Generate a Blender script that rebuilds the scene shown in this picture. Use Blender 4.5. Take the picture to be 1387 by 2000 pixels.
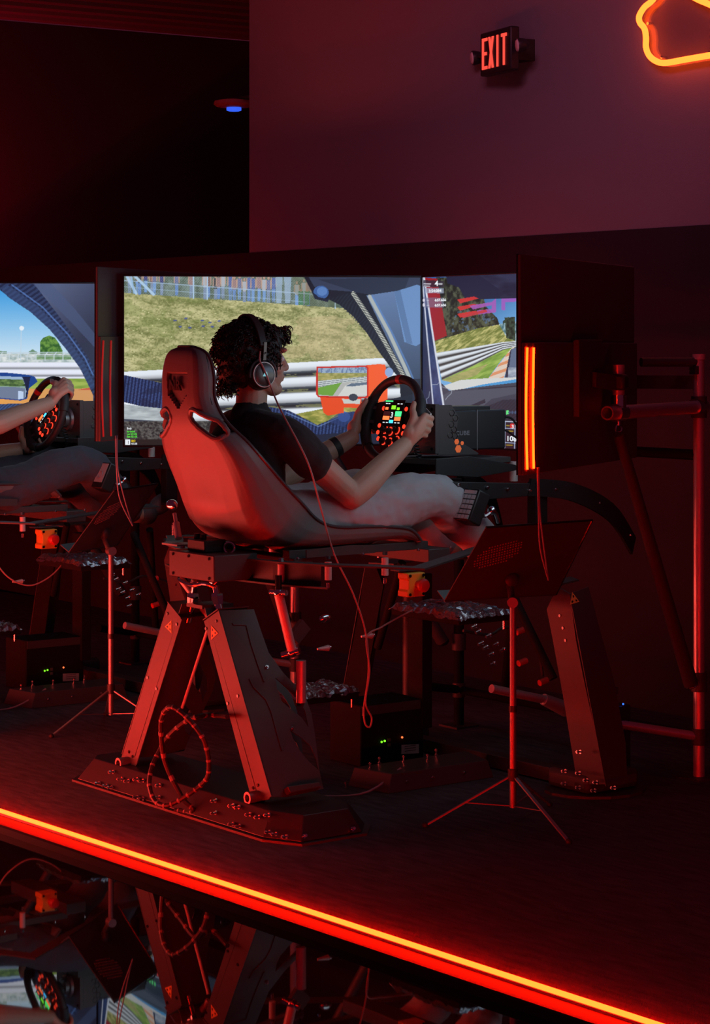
import bpy, math, random
import numpy as np
from mathutils import Vector, Matrix

# ------------------------------------------------------------------ scene reset
for o in list(bpy.data.objects): bpy.data.objects.remove(o)
S = bpy.context.scene
COL = S.collection
random.seed(7); rng = np.random.default_rng(7)

# ------------------------------------------------------------------ camera
F = 4259.3; YH = 678.3; CX = 693.5; CZ = 1.60        # focal length in px, horizon row, centre column, eye height
cd = bpy.data.cameras.new('camera'); cam = bpy.data.objects.new('camera', cd); COL.objects.link(cam)
cam.location = (0, 0, CZ); cam.rotation_euler = (math.pi/2, 0, 0)
cd.sensor_fit = 'VERTICAL'; cd.sensor_height = 36.0; cd.sensor_width = 36.0
cd.lens = F/2000*36.0
cd.shift_y = (YH-1000)/2000; cd.shift_x = 0
cd.clip_end = 100; cd.clip_start = 0.1
S.camera = cam

# ------------------------------------------------------------------ world, colour management
S.view_settings.view_transform = 'Standard'; S.view_settings.look = 'None'
S.view_settings.exposure = 0.0; S.view_settings.gamma = 1.0; S.view_settings.use_curve_mapping = False
wd = bpy.data.worlds.new('room_ambience'); S.world = wd; wd.use_nodes = True
bg = wd.node_tree.nodes['Background']; bg.inputs[0].default_value = (1.0, 0.12, 0.30, 1); bg.inputs[1].default_value = 0.045

S.cycles.max_bounces = 5; S.cycles.diffuse_bounces = 2; S.cycles.glossy_bounces = 3; S.cycles.transmission_bounces = 2
S.cycles.transparent_max_bounces = 4; S.cycles.caustics_reflective = False; S.cycles.caustics_refractive = False; S.cycles.sample_clamp_indirect = 4.0; S.cycles.adaptive_threshold = .02

# ------------------------------------------------------------------ rig frame (rows of simulators share it)
A = math.radians(-52.9)
R2 = np.array([math.cos(A), math.sin(A)]); U2 = np.array([-math.sin(A), math.cos(A)])
O2 = np.array([.644, 8.489])
OFF_LEFT = -2.40*R2 - .13*U2
class Frame:
    def __init__(s, org, ang, z=0.0):
        s.o = np.array([org[0], org[1], z], float); s.a = ang
        c, n = math.cos(ang), math.sin(ang)
        s.m = np.array([[c, -n, 0], [n, c, 0], [0, 0, 1]], float)
    def w(s, p): return s.o + s.m @ np.array(p, float)
RIG = Frame(O2, A); RIGL = Frame(O2+OFF_LEFT, A); WORLD = Frame((0, 0), 0.0)
def ray(px, py): return np.array([(px-CX)/F, 1.0, -(py-YH)/F])
def byv(px, py, v, fr=RIG):                      # where the sight line meets the plane v in the rig's frame
    d = ray(px, py); t = (v + fr.o[:2]@R2)/(d[:2]@R2); P = np.array([0, 0, CZ])+d*t
    return fr.m.T @ (P-fr.o)
def byu(px, py, u, fr=RIG):
    d = ray(px, py); t = (u + fr.o[:2]@U2)/(d[:2]@U2); P = np.array([0, 0, CZ])+d*t
    return fr.m.T @ (P-fr.o)

# ------------------------------------------------------------------ lamps out of view
def area(name, loc, target, sx, sy, power, col, spread=180):
    l = bpy.data.lights.new(name, 'AREA'); l.shape = 'RECTANGLE'; l.size = sx; l.size_y = sy
    l.energy = power; l.color = col; l.spread = math.radians(spread)
    o = bpy.data.objects.new(name, l); COL.objects.link(o); o.location = loc
    o.rotation_euler = (Vector(target)-Vector(loc)).to_track_quat('-Z', 'Y').to_euler()
    return o
RED = (1.0, 0.078, 0.055)
# low red lamp added out of view behind both rigs, set by the shadows
area('unseen_red_bar', RIG.w((-1.75, -2.72, .17)), RIG.w((-1.70, -1.4, .92)), 3.2, .38, 70.0, RED)
# red wash on the far wall, purple fill added for the upper wall
area('wall_wash_lamp', (-3.45, 15.3, 2.7), (-2.95, 16.3, 2.9), .3, .3, 22.0, (1, .01, .05))
area('purple_wall_fill', RIG.w((.9, -1.7, 4.3)), RIG.w((-.9, 1.4, 2.45)), 1.6, .5, 6.0, (1.0, .25, .47), 78)

# ------------------------------------------------------------------ materials
MATS = {}
def mat(name, col=(.05, .05, .05), rough=.5, metal=0.0, emit=None, es=1.0, bump=0.0, bscale=200.0, mottle=0.0, spec=.5, coat=0.0, trans=0.0, sheen=0.0):
    if name in MATS: return MATS[name]
    m = bpy.data.materials.new(name); m.use_nodes = True; nt = m.node_tree
    b = nt.nodes['Principled BSDF']
    b.inputs['Base Color'].default_value = (*col, 1); b.inputs['Roughness'].default_value = rough; b.inputs['Metallic'].default_value = metal
    b.inputs['Specular IOR Level'].default_value = spec; b.inputs['Coat Weight'].default_value = coat
    b.inputs['Transmission Weight'].default_value = trans; b.inputs['Sheen Weight'].default_value = sheen
    if emit: b.inputs['Emission Color'].default_value = (*emit, 1); b.inputs['Emission Strength'].default_value = es
    if bump or mottle:
        tc = nt.nodes.new('ShaderNodeTexCoord'); nz = nt.nodes.new('ShaderNodeTexNoise')
        nz.inputs['Scale'].default_value = bscale; nz.inputs['Detail'].default_value = 3
        nt.links.new(tc.outputs['Object'], nz.inputs['Vector'])
        if bump:
            bp = nt.nodes.new('ShaderNodeBump'); bp.inputs['Strength'].default_value = bump; bp.inputs['Distance'].default_value = .01
            nt.links.new(nz.outputs['Fac'], bp.inputs['Height']); nt.links.new(bp.outputs['Normal'], b.inputs['Normal'])
        if mottle:
            mx = nt.nodes.new('ShaderNodeMix'); mx.data_type = 'RGBA'
            mx.inputs['A'].default_value = (*[c*(1-mottle) for c in col], 1); mx.inputs['B'].default_value = (*[min(1, c*(1+mottle)) for c in col], 1)
            nt.links.new(nz.outputs['Fac'], mx.inputs['Factor']); nt.links.new(mx.outputs['Result'], b.inputs['Base Color'])
    MATS[name] = m; return m
mat('black_steel', (.055, .05, .052), .48, bump=.12, bscale=900, mottle=.08)
mat('black_plastic', (.022, .022, .024), .42, bump=.04, bscale=500)
mat('matte_black', (.014, .013, .014), .75, spec=.1)  # near-black, also stands in for shade on parts meant to look unlit
mat('monitor_back', (.085, .075, .08), .55, bump=.03, bscale=400)
mat('black_gloss', (.012, .012, .014), .16)
mat('grey_steel', (.30, .30, .31), .38, metal=.7, bump=.03, bscale=300)
mat('tube_alu', (.55, .54, .55), .34, metal=.55, bump=.02, bscale=300)
mat('chrome', (.75, .75, .76), .16, metal=1.0)
mat('spacer_alu', (.62, .58, .56), .45, metal=.25)
mat('seat_shell', (.175, .16, .16), .46, bump=.05, bscale=700, mottle=.05)
mat('seat_edge', (.07, .07, .075), .30)
mat('seat_fabric', (.018, .018, .02), .9, bump=.2, bscale=600)
mat('dark_rubber', (.016, .016, .017), .6, bump=.06, bscale=500)
mat('leather', (.022, .021, .022), .55, bump=.12, bscale=800)
mat('skin', (.52, .30, .22), .52, bump=.05, bscale=300, mottle=.06)
mat('nail', (.58, .36, .30), .3)
mat('hair_dark', (.012, .009, .008), .5, bump=.3, bscale=250)
mat('shirt_black', (.016, .014, .016), .92, bump=.15, bscale=700, sheen=.1)
mat('trousers_grey', (.42, .40, .43), .9, bump=.15, bscale=700, sheen=.15)
mat('trousers_navy', (.055, .055, .075), .9, bump=.15, bscale=700, sheen=.1)
mat('shoe_dark', (.05, .045, .05), .7)
mat('eye_white', (.7, .7, .68), .2)
mat('estop_yellow', (.72, .36, .035), .5, bump=.03)
mat('estop_red', (.55, .03, .025), .42)
mat('sticker_yellow', (.80, .46, .10), .5)
mat('sticker_black', (.01, .01, .01), .5)
mat('foil', (.34, .34, .38), .24, metal=.9, bump=.35, bscale=60)
mat('label_white', (.55, .55, .55), .6)
mat('label_ink', (.08, .08, .08), .6)
mat('cable_red', (.45, .24, .22), .55)
mat('cable_black', (.02, .02, .022), .5)
mat('cable_grey', (.33, .33, .40), .5)
mat('braid_pale', (.22, .19, .18), .6)
mat('wall_black', (.018, .018, .024), .8, bump=.15, bscale=160, mottle=.08)
mat('wall_purple', (.24, .22, .25), .85, bump=.12, bscale=220, mottle=.05)
mat('wall_dark', (.05, .042, .05), .9, bump=.1, bscale=120, mottle=.08)
mat('deck_metal', (.17, .13, .14), .55, metal=.2)
mat('trim_metal', (.024, .019, .02), .6, bump=.05, spec=.08)
mat('neon_red', (.5, .1, .05), .4, emit=(1, .082, .009), es=7.0)
mat('led_tube', (.5, .1, .05), .4, emit=(1, .0041, .0004), es=135.0)
mat('led_back', (.5, .1, .05), .4, emit=(1, .0095, .0005), es=50.0)
mat('led_back_dim', (.35, .04, .03), .35, emit=(1, .03, .03), es=.22)
mat('led_housing', (.45, .12, .12), .4, emit=(1, .01, .015), es=.10)
mat('exit_red', (.6, .1, .08), .4, emit=(1, .07, .045), es=1.25)
mat('exit_warm', (.6, .2, .08), .4, emit=(1, .32, .05), es=1.3)
mat('lens_pale', (.8, .75, .75), .25)
mat('btn_red', (.4, .05, .03), .4, emit=(1, .05, .02), es=1.3)
mat('ring_red', (.4, .05, .03), .4, emit=(1, .055, .025), es=1.2)
mat('led_green', (.05, .4, .1), .4, emit=(.06, 1, .25), es=1.6)
mat('led_lime', (.1, .5, .05), .4, emit=(.2, 1, .02), es=1.6)
mat('led_blue', (.05, .1, .5), .4, emit=(.02, .12, 1), es=2.5)
mat('led_cyan', (.05, .3, .5), .4, emit=(.05, .5, 1), es=2.0)
mat('led_orange', (.5, .1, .05), .4, emit=(1, .15, .04), es=2.0)
mat('ap_blue', (.05, .1, .5), .4, emit=(.03, .11, .85), es=1.1)
mat('ap_shell', (.5, .1, .1), .5)
mat('hex_orange', (.85, .22, .07), .5, emit=(1, .14, .03), es=.35)
mat('screen_text_white', (0, 0, 0), .5, emit=(.8, .85, .9), es=1.0)
mat('screen_text_green', (0, 0, 0), .5, emit=(.09, .75, .05), es=1.0)
mat('screen_text_yellow', (0, 0, 0), .5, emit=(.85, .6, .02), es=1.0)
mat('screen_text_dark', (0, 0, 0), .5, emit=(.02, .02, .03), es=1.0)
mat('cup_metal', (.10, .085, .085), .3, metal=.6)
mat('base_text', (.25, .25, .28), .5)
mat('cup_logo', (.2, .4, .45), .4, emit=(.25, .75, .85), es=.6)
mat('vinyl_teal', (.28, .36, .36), .6)

def floor_gloss():
    m = bpy.data.materials.new('polished_floor'); m.use_nodes = True; nt = m.node_tree; b = nt.nodes['Principled BSDF']
    b.inputs['Base Color'].default_value = (.010, .008, .009, 1); b.inputs['Roughness'].default_value = .02
    b.inputs['Specular IOR Level'].default_value = 1.0; b.inputs['IOR'].default_value = 2.1
    nz = nt.nodes.new('ShaderNodeTexNoise'); nz.inputs['Scale'].default_value = 1.6; nz.inputs['Detail'].default_value = 2
    tc = nt.nodes.new('ShaderNodeTexCoord'); nt.links.new(tc.outputs['Object'], nz.inputs['Vector'])
    bp = nt.nodes.new('ShaderNodeBump'); bp.inputs['Strength'].default_value = .012; bp.inputs['Distance'].default_value = .02
    nt.links.new(nz.outputs['Fac'], bp.inputs['Height']); nt.links.new(bp.outputs['Normal'], b.inputs['Normal'])
    MATS['polished_floor'] = m
def carpet():
    m = bpy.data.materials.new('carpet'); m.use_nodes = True; nt = m.node_tree; b = nt.nodes['Principled BSDF']
    b.inputs['Roughness'].default_value = .95; b.inputs['Specular IOR Level'].default_value = .15
    tc = nt.nodes.new('ShaderNodeTexCoord')
    mp = nt.nodes.new('ShaderNodeMapping'); mp.inputs['Scale'].default_value = (2.2, 9, 1); nt.links.new(tc.outputs['Object'], mp.inputs['Vector'])
    n1 = nt.nodes.new('ShaderNodeTexNoise'); n1.inputs['Scale'].default_value = 4; n1.inputs['Detail'].default_value = 6; nt.links.new(mp.outputs[0], n1.inputs['Vector'])
    n2 = nt.nodes.new('ShaderNodeTexNoise'); n2.inputs['Scale'].default_value = 420; n2.inputs['Detail'].default_value = 2; nt.links.new(tc.outputs['Object'], n2.inputs['Vector'])
    cr = nt.nodes.new('ShaderNodeValToRGB'); cr.color_ramp.elements[0].position = .3; cr.color_ramp.elements[0].color = (.085, .072, .078, 1)
    cr.color_ramp.elements[1].position = .7; cr.color_ramp.elements[1].color = (.16, .135, .15, 1)
    nt.links.new(n1.outputs['Fac'], cr.inputs['Fac']); nt.links.new(cr.outputs['Color'], b.inputs['Base Color'])
    ad = nt.nodes.new('ShaderNodeMath'); ad.operation = 'ADD'; nt.links.new(n1.outputs['Fac'], ad.inputs[0]); nt.links.new(n2.outputs['Fac'], ad.inputs[1])
    bp = nt.nodes.new('ShaderNodeBump'); bp.inputs['Strength'].default_value = .5; bp.inputs['Distance'].default_value = .012
    nt.links.new(ad.outputs[0], bp.inputs['Height']); nt.links.new(bp.outputs['Normal'], b.inputs['Normal'])
    MATS['carpet'] = m
def clear_acrylic():
    m = bpy.data.materials.new('clear_acrylic'); m.use_nodes = True; nt = m.node_tree; nt.nodes.remove(nt.nodes['Principled BSDF'])
    t = nt.nodes.new('ShaderNodeBsdfTransparent'); g = nt.nodes.new('ShaderNodeBsdfGlossy'); g.inputs['Roughness'].default_value = .1
    mx = nt.nodes.new('ShaderNodeMixShader'); mx.inputs[0].default_value = .06; t.inputs[0].default_value = (.92, .9, .9, 1)
    nt.links.new(t.outputs[0], mx.inputs[1]); nt.links.new(g.outputs[0], mx.inputs[2]); nt.links.new(mx.outputs[0], nt.nodes['Material Output'].inputs[0])
    MATS['clear_acrylic'] = m
def picture_mat(name, strength):
    m = bpy.data.materials.new(name); m.use_nodes = True; nt = m.node_tree; b = nt.nodes['Principled BSDF']
    b.inputs['Base Color'].default_value = (.01, .01, .01, 1); b.inputs['Roughness'].default_value = .35
    a = nt.nodes.new('ShaderNodeAttribute'); a.attribute_name = 'picture'
    nt.links.new(a.outputs['Color'], b.inputs['Emission Color']); b.inputs['Emission Strength'].default_value = strength
    MATS[name] = m
floor_gloss(); carpet(); clear_acrylic(); picture_mat('game_picture', 1.0); picture_mat('game_picture_bright', 3.4)  # bright version boosts the unseen right screens to light the driver
MATS['game_picture'].cycles.emission_sampling = 'NONE'     # large screens: found by bounced rays, no need to list each face as a lamp

# ------------------------------------------------------------------ mesh builder
def nrm(a):
    a = np.array(a, float); l = np.linalg.norm(a); return a/l if l > 1e-12 else a
def basis(d, up=(0, 0, 1)):
    d = nrm(d); up = np.array(up, float)
    if abs(d@nrm(up)) > .98: up = np.array([1., 0, 0]) if abs(d[0]) < .9 else np.array([0, 1., 0])
    x = nrm(np.cross(up, d)); y = np.cross(d, x); return x, y, d
ORIG = {}
class MB:
    def __init__(s): s.v = []; s.f = []
    def _add(s, vs, fs):
        n = len(s.v); s.v += [tuple(map(float, p)) for p in vs]; s.f += [tuple(i+n for i in f) for f in fs]; return s
    def box(s, c, size, rz=0.0, axes=None):
        c = np.array(c, float); h = np.array(size, float)/2
        if axes is None:
            ca, sa = math.cos(rz), math.sin(rz); axes = ((ca, sa, 0), (-sa, ca, 0), (0, 0, 1))
        ax = np.array(axes, float); vs = []
        for i in (-1, 1):
            for j in (-1, 1):
                for k in (-1, 1): vs.append(c+ax[0]*h[0]*i+ax[1]*h[1]*j+ax[2]*h[2]*k)
        return s._add(vs, [(0, 1, 3, 2), (4, 6, 7, 5), (0, 4, 5, 1), (2, 3, 7, 6), (0, 2, 6, 4), (1, 5, 7, 3)])
    def bar(s, p, q, w, h, up=(0, 0, 1)):
        p = np.array(p, float); q = np.array(q, float); x, y, d = basis(q-p, up)
        return s.box((p+q)/2, (w, h, np.linalg.norm(q-p)), axes=(x, y, d))
    def cyl(s, p, q, r, r2=None, n=16, caps=True, phase=0.0):
        p = np.array(p, float); q = np.array(q, float); r2 = r if r2 is None else r2; x, y, d = basis(q-p); vs = []
        for (c, rr) in ((p, r), (q, r2)):
            for i in range(n):
                a = 2*math.pi*i/n+phase; vs.append(c+x*math.cos(a)*rr+y*math.sin(a)*rr)
        fs = [(i, (i+1) % n, n+(i+1) % n, n+i) for i in range(n)]
        if caps: fs += [tuple(range(n-1, -1, -1)), tuple(range(n, 2*n))]
        return s._add(vs, fs)
    def pipe(s, p, q, ro, ri, n=24):
        p = np.array(p, float); q = np.array(q, float); x, y, d = basis(q-p); vs = []
        for (c, rr) in ((p, ro), (q, ro), (q, ri), (p, ri)):
            for i in range(n):
                a = 2*math.pi*i/n; vs.append(c+x*math.cos(a)*rr+y*math.sin(a)*rr)
        fs = []
        for k in range(4):
            k2 = (k+1) % 4
            fs += [(k*n+i, k*n+(i+1) % n, k2*n+(i+1) % n, k2*n+i) for i in range(n)]
        return s._add(vs, fs)
    def tube(s, pts, r, n=8, closed=False, caps=True):
        P = [np.array(p, float) for p in pts]; m = len(P)
        rr = r if hasattr(r, '__len__') else [r]*m
        T = []
        for i in range(m):
            a = P[(i-1) % m] if (closed or i > 0) else P[0]; b = P[(i+1) % m] if (closed or i < m-1) else P[-1]; T.append(nrm(b-a))
        x, y, _ = basis(T[0]); vs = []
        for i in range(m):
            x = nrm(x-T[i]*(x@T[i])); y = np.cross(T[i], x)
            for k in range(n):
                a = 2*math.pi*k/n; vs.append(P[i]+x*math.cos(a)*rr[i]+y*math.sin(a)*rr[i])
        fs = []
        for i in range(m if closed else m-1):
            j = (i+1) % m
            fs += [(i*n+k, i*n+(k+1) % n, j*n+(k+1) % n, j*n+k) for k in range(n)]
        if not closed and caps: fs += [tuple(range(n-1, -1, -1)), tuple((m-1)*n+k for k in range(n))]
        return s._add(vs, fs)
    def prism(s, poly, ext):
        n = len(poly); P = [np.array(p, float) for p in poly]; e = np.array(ext, float)
        return s._add(P+[p+e for p in P], [tuple(range(n-1, -1, -1)), tuple(range(n, 2*n))]+[(i, (i+1) % n, n+(i+1) % n, n+i) for i in range(n)])
    def poly(s, poly): return s._add(poly, [tuple(range(len(poly)))])
    def ball(s, c, r, n=16, m=10, axes=None):
        c = np.array(c, float); r = np.array(r if hasattr(r, '__len__') else (r, r, r), float)
        ax = np.eye(3) if axes is None else np.array(axes, float); vs = []; fs = []
        vs.append(c+ax[2]*r[2])
        for j in range(1, m):
            t = math.pi*j/m
            for i in range(n):
                a = 2*math.pi*i/n; vs.append(c+ax[0]*r[0]*math.sin(t)*math.cos(a)+ax[1]*r[1]*math.sin(t)*math.sin(a)+ax[2]*r[2]*math.cos(t))
        vs.append(c-ax[2]*r[2])
        for i in range(n): fs.append((0, 1+i, 1+(i+1) % n))
        for j in range(m-2):
            for i in range(n):
                a = 1+j*n+i; b = 1+j*n+(i+1) % n; fs.append((a, a+n, b+n, b))
        k = 1+(m-2)*n
        for i in range(n): fs.append((k+i, len(vs)-1, k+(i+1) % n))
        return s._add(vs, fs)
    def lathe(s, o, ax, prof, n=24):
        x, y, d = basis(ax); o = np.array(o, float); vs = []; m = len(prof)
        for (r, h) in prof:
            for i in range(n):
                a = 2*math.pi*i/n; vs.append(o+d*h+x*math.cos(a)*r+y*math.sin(a)*r)
        fs = []
        for j in range(m-1):
            fs += [(j*n+i, j*n+(i+1) % n, (j+1)*n+(i+1) % n, (j+1)*n+i) for i in range(n)]
        if prof[0][0] > 1e-6: fs.append(tuple(range(n-1, -1, -1)))
        if prof[-1][0] > 1e-6: fs.append(tuple((m-1)*n+i for i in range(n)))
        return s._add(vs, fs)
    def torus(s, c, ax, Rr, r, n=28, m=8, a0=0.0, a1=2*math.pi, ref=None):
        x, y, d = basis(ax, ref if ref is not None else (0, 0, 1)); c = np.array(c, float); closed = abs(a1-a0-2*math.pi) < 1e-6
        k = n if closed else n+1
        pts = [c+(x*math.cos(a0+(a1-a0)*i/n)+y*math.sin(a0+(a1-a0)*i/n))*Rr for i in range(k)]
        return s.tube(pts, r, m, closed)
    def loft(s, secs, n=20):
        # secs: (centre, dir_a, ra, dir_b, rb) closed elliptic sections with rounded caps
        vs = []; fs = []
        for (c, da, ra, db, rb) in secs:
            for i in range(n):
                a = 2*math.pi*i/n; vs.append(np.array(c, float)+np.array(da, float)*math.cos(a)*ra+np.array(db, float)*math.sin(a)*rb)
        m = len(secs)
        for j in range(m-1): fs += [(j*n+i, j*n+(i+1) % n, (j+1)*n+(i+1) % n, (j+1)*n+i) for i in range(n)]
        fs += [tuple(range(n-1, -1, -1)), tuple((m-1)*n+i for i in range(n))]
        return s._add(vs, fs)
    def limb(s, pts, rad, n=14, sub=5):
        P = np.array(pts, float); r = np.array(rad, float); m = len(P)
        Q = []; q = []
        for i in range(m-1):
            p0 = P[max(i-1, 0)]; p1 = P[i]; p2 = P[i+1]; p3 = P[min(i+2, m-1)]
            for k in range(sub):
                t = k/sub
                Q.append(.5*((2*p1)+(-p0+p2)*t+(2*p0-5*p1+4*p2-p3)*t*t+(-p0+3*p1-3*p2+p3)*t**3)); q.append(r[i]*(1-t)+r[i+1]*t)
        Q.append(P[-1]); q.append(r[-1])
        # round caps
        d0 = nrm(Q[0]-Q[1]); d1 = nrm(Q[-1]-Q[-2]); QQ = []; qq = []
        for a in (80, 60, 35): QQ.append(Q[0]+d0*q[0]*math.sin(math.radians(a))); qq.append(q[0]*math.cos(math.radians(a)))
        QQ += Q; qq += q
        for a in (35, 60, 80): QQ.append(Q[-1]+d1*q[-1]*math.sin(math.radians(a))); qq.append(q[-1]*math.cos(math.radians(a)))
        return s.tube(QQ, qq, n)
    def mesh(s, name, m, b=(0, 0, 0), smooth=True, ang=35):
        me = bpy.data.meshes.new(name); b = np.array(b, float)
        me.from_pydata([tuple(np.array(p)-b) for p in s.v], [], s.f)
        if m: me.materials.append(MATS[m])
        me.validate()
        if smooth:
            me.polygons.foreach_set('use_smooth', [True]*len(me.polygons)); me.set_sharp_from_angle(angle=math.radians(ang))
        me.update(); return me
    def build(s, name, m, parent=None, smooth=True, bevel=0.0, ang=35):
        b = ORIG[parent.name] if parent else (0, 0, 0)
        o = bpy.data.objects.new(name, s.mesh(name, m, b, smooth, ang)); COL.objects.link(o)
        if parent: o.parent = parent
        ORIG[o.name] = np.array(b, float)
        if bevel:
            md = o.modifiers.new('bevel', 'BEVEL'); md.width = bevel; md.segments = 2; md.limit_method = 'ANGLE'; md.angle_limit = math.radians(40)
        return o
def tag(o, label=None, cat=None, group=None, kind=None):
    if label: o['label'] = label
    if cat: o['category'] = cat
    if group: o['group'] = group
    if kind: o['kind'] = kind
    return o
def thing(name, base, fr=RIG, label=None, cat=None, group=None):
    o = bpy.data.objects.new(name, None); COL.objects.link(o); o.empty_display_size = .05
    o.location = fr.w(base); o.rotation_euler = (0, 0, fr.a); ORIG[o.name] = np.array(base, float)
    return tag(o, label, cat, group)
def single(name, mb, m, base, fr=RIG, label=None, cat=None, group=None, kind=None, **kw):      # a thing that is one mesh
    o = mb.build(name, m, None, **kw); me = o.data
    b = np.array(base, float); me.transform(Matrix.Translation(-Vector(b))); o.location = fr.w(b); o.rotation_euler = (0, 0, fr.a); ORIG[o.name] = b
    return tag(o, label, cat, group, kind)
def part(name, me, parent, pos, mtx=None):                 # shared mesh placed as a part, pos in the frame of the thing
    o = bpy.data.objects.new(name, me); COL.objects.link(o); o.parent = parent
    p = Vector(np.array(pos, float)-ORIG[parent.name])
    o.matrix_local = Matrix.Translation(p) @ (mtx.to_4x4() if mtx is not None else Matrix.Identity(4))
    ORIG[o.name] = np.array(pos, float); return o
def rotz_to(d, up=(0, 0, 1)):                               # matrix that turns +Z onto d
    x, y, z = basis(d, up); return Matrix((x, y, z)).transposed()
def text(string, size, org, xd, yd, m, parent, name='lettering', depth=0.0, bold=0.0, align='LEFT', sx=1.0):
    cu = bpy.data.curves.new('t', 'FONT'); cu.body = string; cu.size = size; cu.align_x = align; cu.offset = bold; cu.extrude = depth; cu.resolution_u = 3
    ob = bpy.data.objects.new('t', cu); COL.objects.link(ob)
    dg = bpy.context.evaluated_depsgraph_get(); me = bpy.data.meshes.new_from_object(ob.evaluated_get(dg))
    bpy.data.objects.remove(ob); bpy.data.curves.remove(cu)
    xd = nrm(xd); yd = nrm(yd); zd = np.cross(xd, yd); b = ORIG[parent.name]; o3 = np.array(org, float)
    for v in me.vertices: v.co = Vector(o3+xd*v.co.x*sx+yd*v.co.y+zd*v.co.z-b)
    me.name = name; me.materials.clear(); me.materials.append(MATS[m])
    o = bpy.data.objects.new(name, me); COL.objects.link(o); o.parent = parent; ORIG[o.name] = b; return o
def smooth_path(pts, sub=6, closed=False):
    P = [np.array(p, float) for p in pts]; m = len(P); out = []
    for i in range(m if closed else m-1):
        p0 = P[(i-1) % m] if (closed or i) else P[0]; p1 = P[i]; p2 = P[(i+1) % m]; p3 = P[(i+2) % m] if (closed or i < m-2) else P[-1]
        for k in range(sub):
            t = k/sub; out.append(.5*((2*p1)+(-p0+p2)*t+(2*p0-5*p1+4*p2-p3)*t*t+(-p0+3*p1-3*p2+p3)*t**3))
    if not closed: out.append(P[-1])
    return out
BOLT = MB().cyl((0, 0, 0), (0, 0, .004), .0065, n=10).cyl((0, 0, .004), (0, 0, .009), .0048, .0035, n=10).mesh('bolt', 'chrome')
STUD = MB().cyl((0, 0, 0), (0, 0, .004), .0075, n=8).cyl((0, 0, .004), (0, 0, .024), .0032, n=8).cyl((0, 0, .016), (0, 0, .021), .0058, n=6).mesh('stud', 'chrome')
SCREW = MB().cyl((0, 0, 0), (0, 0, .003), .0055, n=10).mesh('screw', 'black_gloss')

# ================================================================== THE SETTING
E0 = RIG.w((-.314, -2.096, 0)); E1 = RIG.w((2.676, -1.987, 0))
EDGE = Frame(E0[:2], math.atan2(E1[1]-E0[1], E1[0]-E0[0]))           # x along the platform edge, y towards the back wall
def struct(name, mb, m, base=(0, 0, 0), fr=WORLD, **kw):
    o = single(name, mb, m, base, fr, **kw); o['kind'] = 'structure'; return o
mb = MB(); mb.box((0, 6, -.08), (40, 40, .10)); o = struct('floor', mb, 'polished_floor', label='polished black floor below the raised platform', cat='floor')
mb = MB(); mb.prism([(-9, .012, -.029), (7, .012, -.029), (7, 3.9, -.029), (-9, 3.35, -.029)], (0, 0, .029))
struct('floor_platform', mb, 'carpet', (0, .012, 0), EDGE, label='dark carpeted platform floor under the simulators', cat='platform', smooth=False)
mb = MB(); mb.prism([(-9, 0, -.003), (-9, -.075, -.003), (-9, -.082, -.008), (-9, -.082, -.0299), (-9, 0, -.0299)], (16, 0, 0))
struct('trim_1', mb, 'trim_metal', (0, 0, -.0299), EDGE, label='metal nosing trim along the platform edge', cat='trim', smooth=False)
# glowing strip on the platform edge
t = thing('led_strip', (0, 0, 0), EDGE, 'glowing orange-red light strip running along the platform edge', 'light strip')
MB().tube([(x, .004, .0105) for x in np.linspace(-9, 7, 33)], .0068, 12).build('light_tube', 'led_tube', t)
mb = MB(); mb.box((-1, .004, .0008), (16, .012, .0070)); mb.build('mounting_channel', 'led_housing', t)

# black partition behind the rigs, purple wall above it, dark far room
mb = MB(); mb.box((-2.5, 1.30, 1.06), (12.5, .20, 2.13)); struct('wall_back', mb, 'wall_black', (-2.5, 1.3, 0), RIG, label='black partition wall behind the simulators', cat='wall')
mb = MB(); mb.box((-3.634+4.2, 1.265, 3.315), (8.4, .12, 2.38)); struct('wall_upper', mb, 'wall_purple', (.57, 1.265, 2.125), RIG, label='pale wall in purple light above the black partition', cat='wall')
d = nrm((1.61, 1.0, 0)); nn = np.array([-d[1], d[0], 0]); P0 = np.array([-2.605, 16.0, 0])
mb = MB(); mb.prism([P0-d*4, P0+d*4.2, P0+d*4.2+nn*.15, P0-d*4+nn*.15], (0, 0, 4.0)); struct('wall_left', mb, 'wall_dark', tuple(P0), label='dark far wall with a red glow at its left', cat='wall')
mb = MB(); mb.prism([P0-d*4+nn*.1+np.array([0, 0, 4.07]), P0+d*4.2+nn*.1+np.array([0, 0, 4.07]), P0+d*4.2-nn*3.2+np.array([0, 0, 4.07]), P0-d*4-nn*3.2+np.array([0, 0, 4.07])], (0, 0, .05))
ceil = struct('ceiling', mb, 'deck_metal', tuple(P0+np.array([0, 0, 4.07])), label='ribbed metal deck ceiling in the dark far corner', cat='ceiling')
for i in range(11):
    c = P0-nn*(.10+i*.27); a = c-d*3.9; b = c+d*4.1
    prof = [(-.09, 4.07), (-.055, 4.0), (.055, 4.0), (.09, 4.07)]
    MB().prism([a+nn*q+np.array([0, 0, z]) for q, z in prof], b-a).build('deck_rib', 'deck_metal', ceil, smooth=False)

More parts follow.
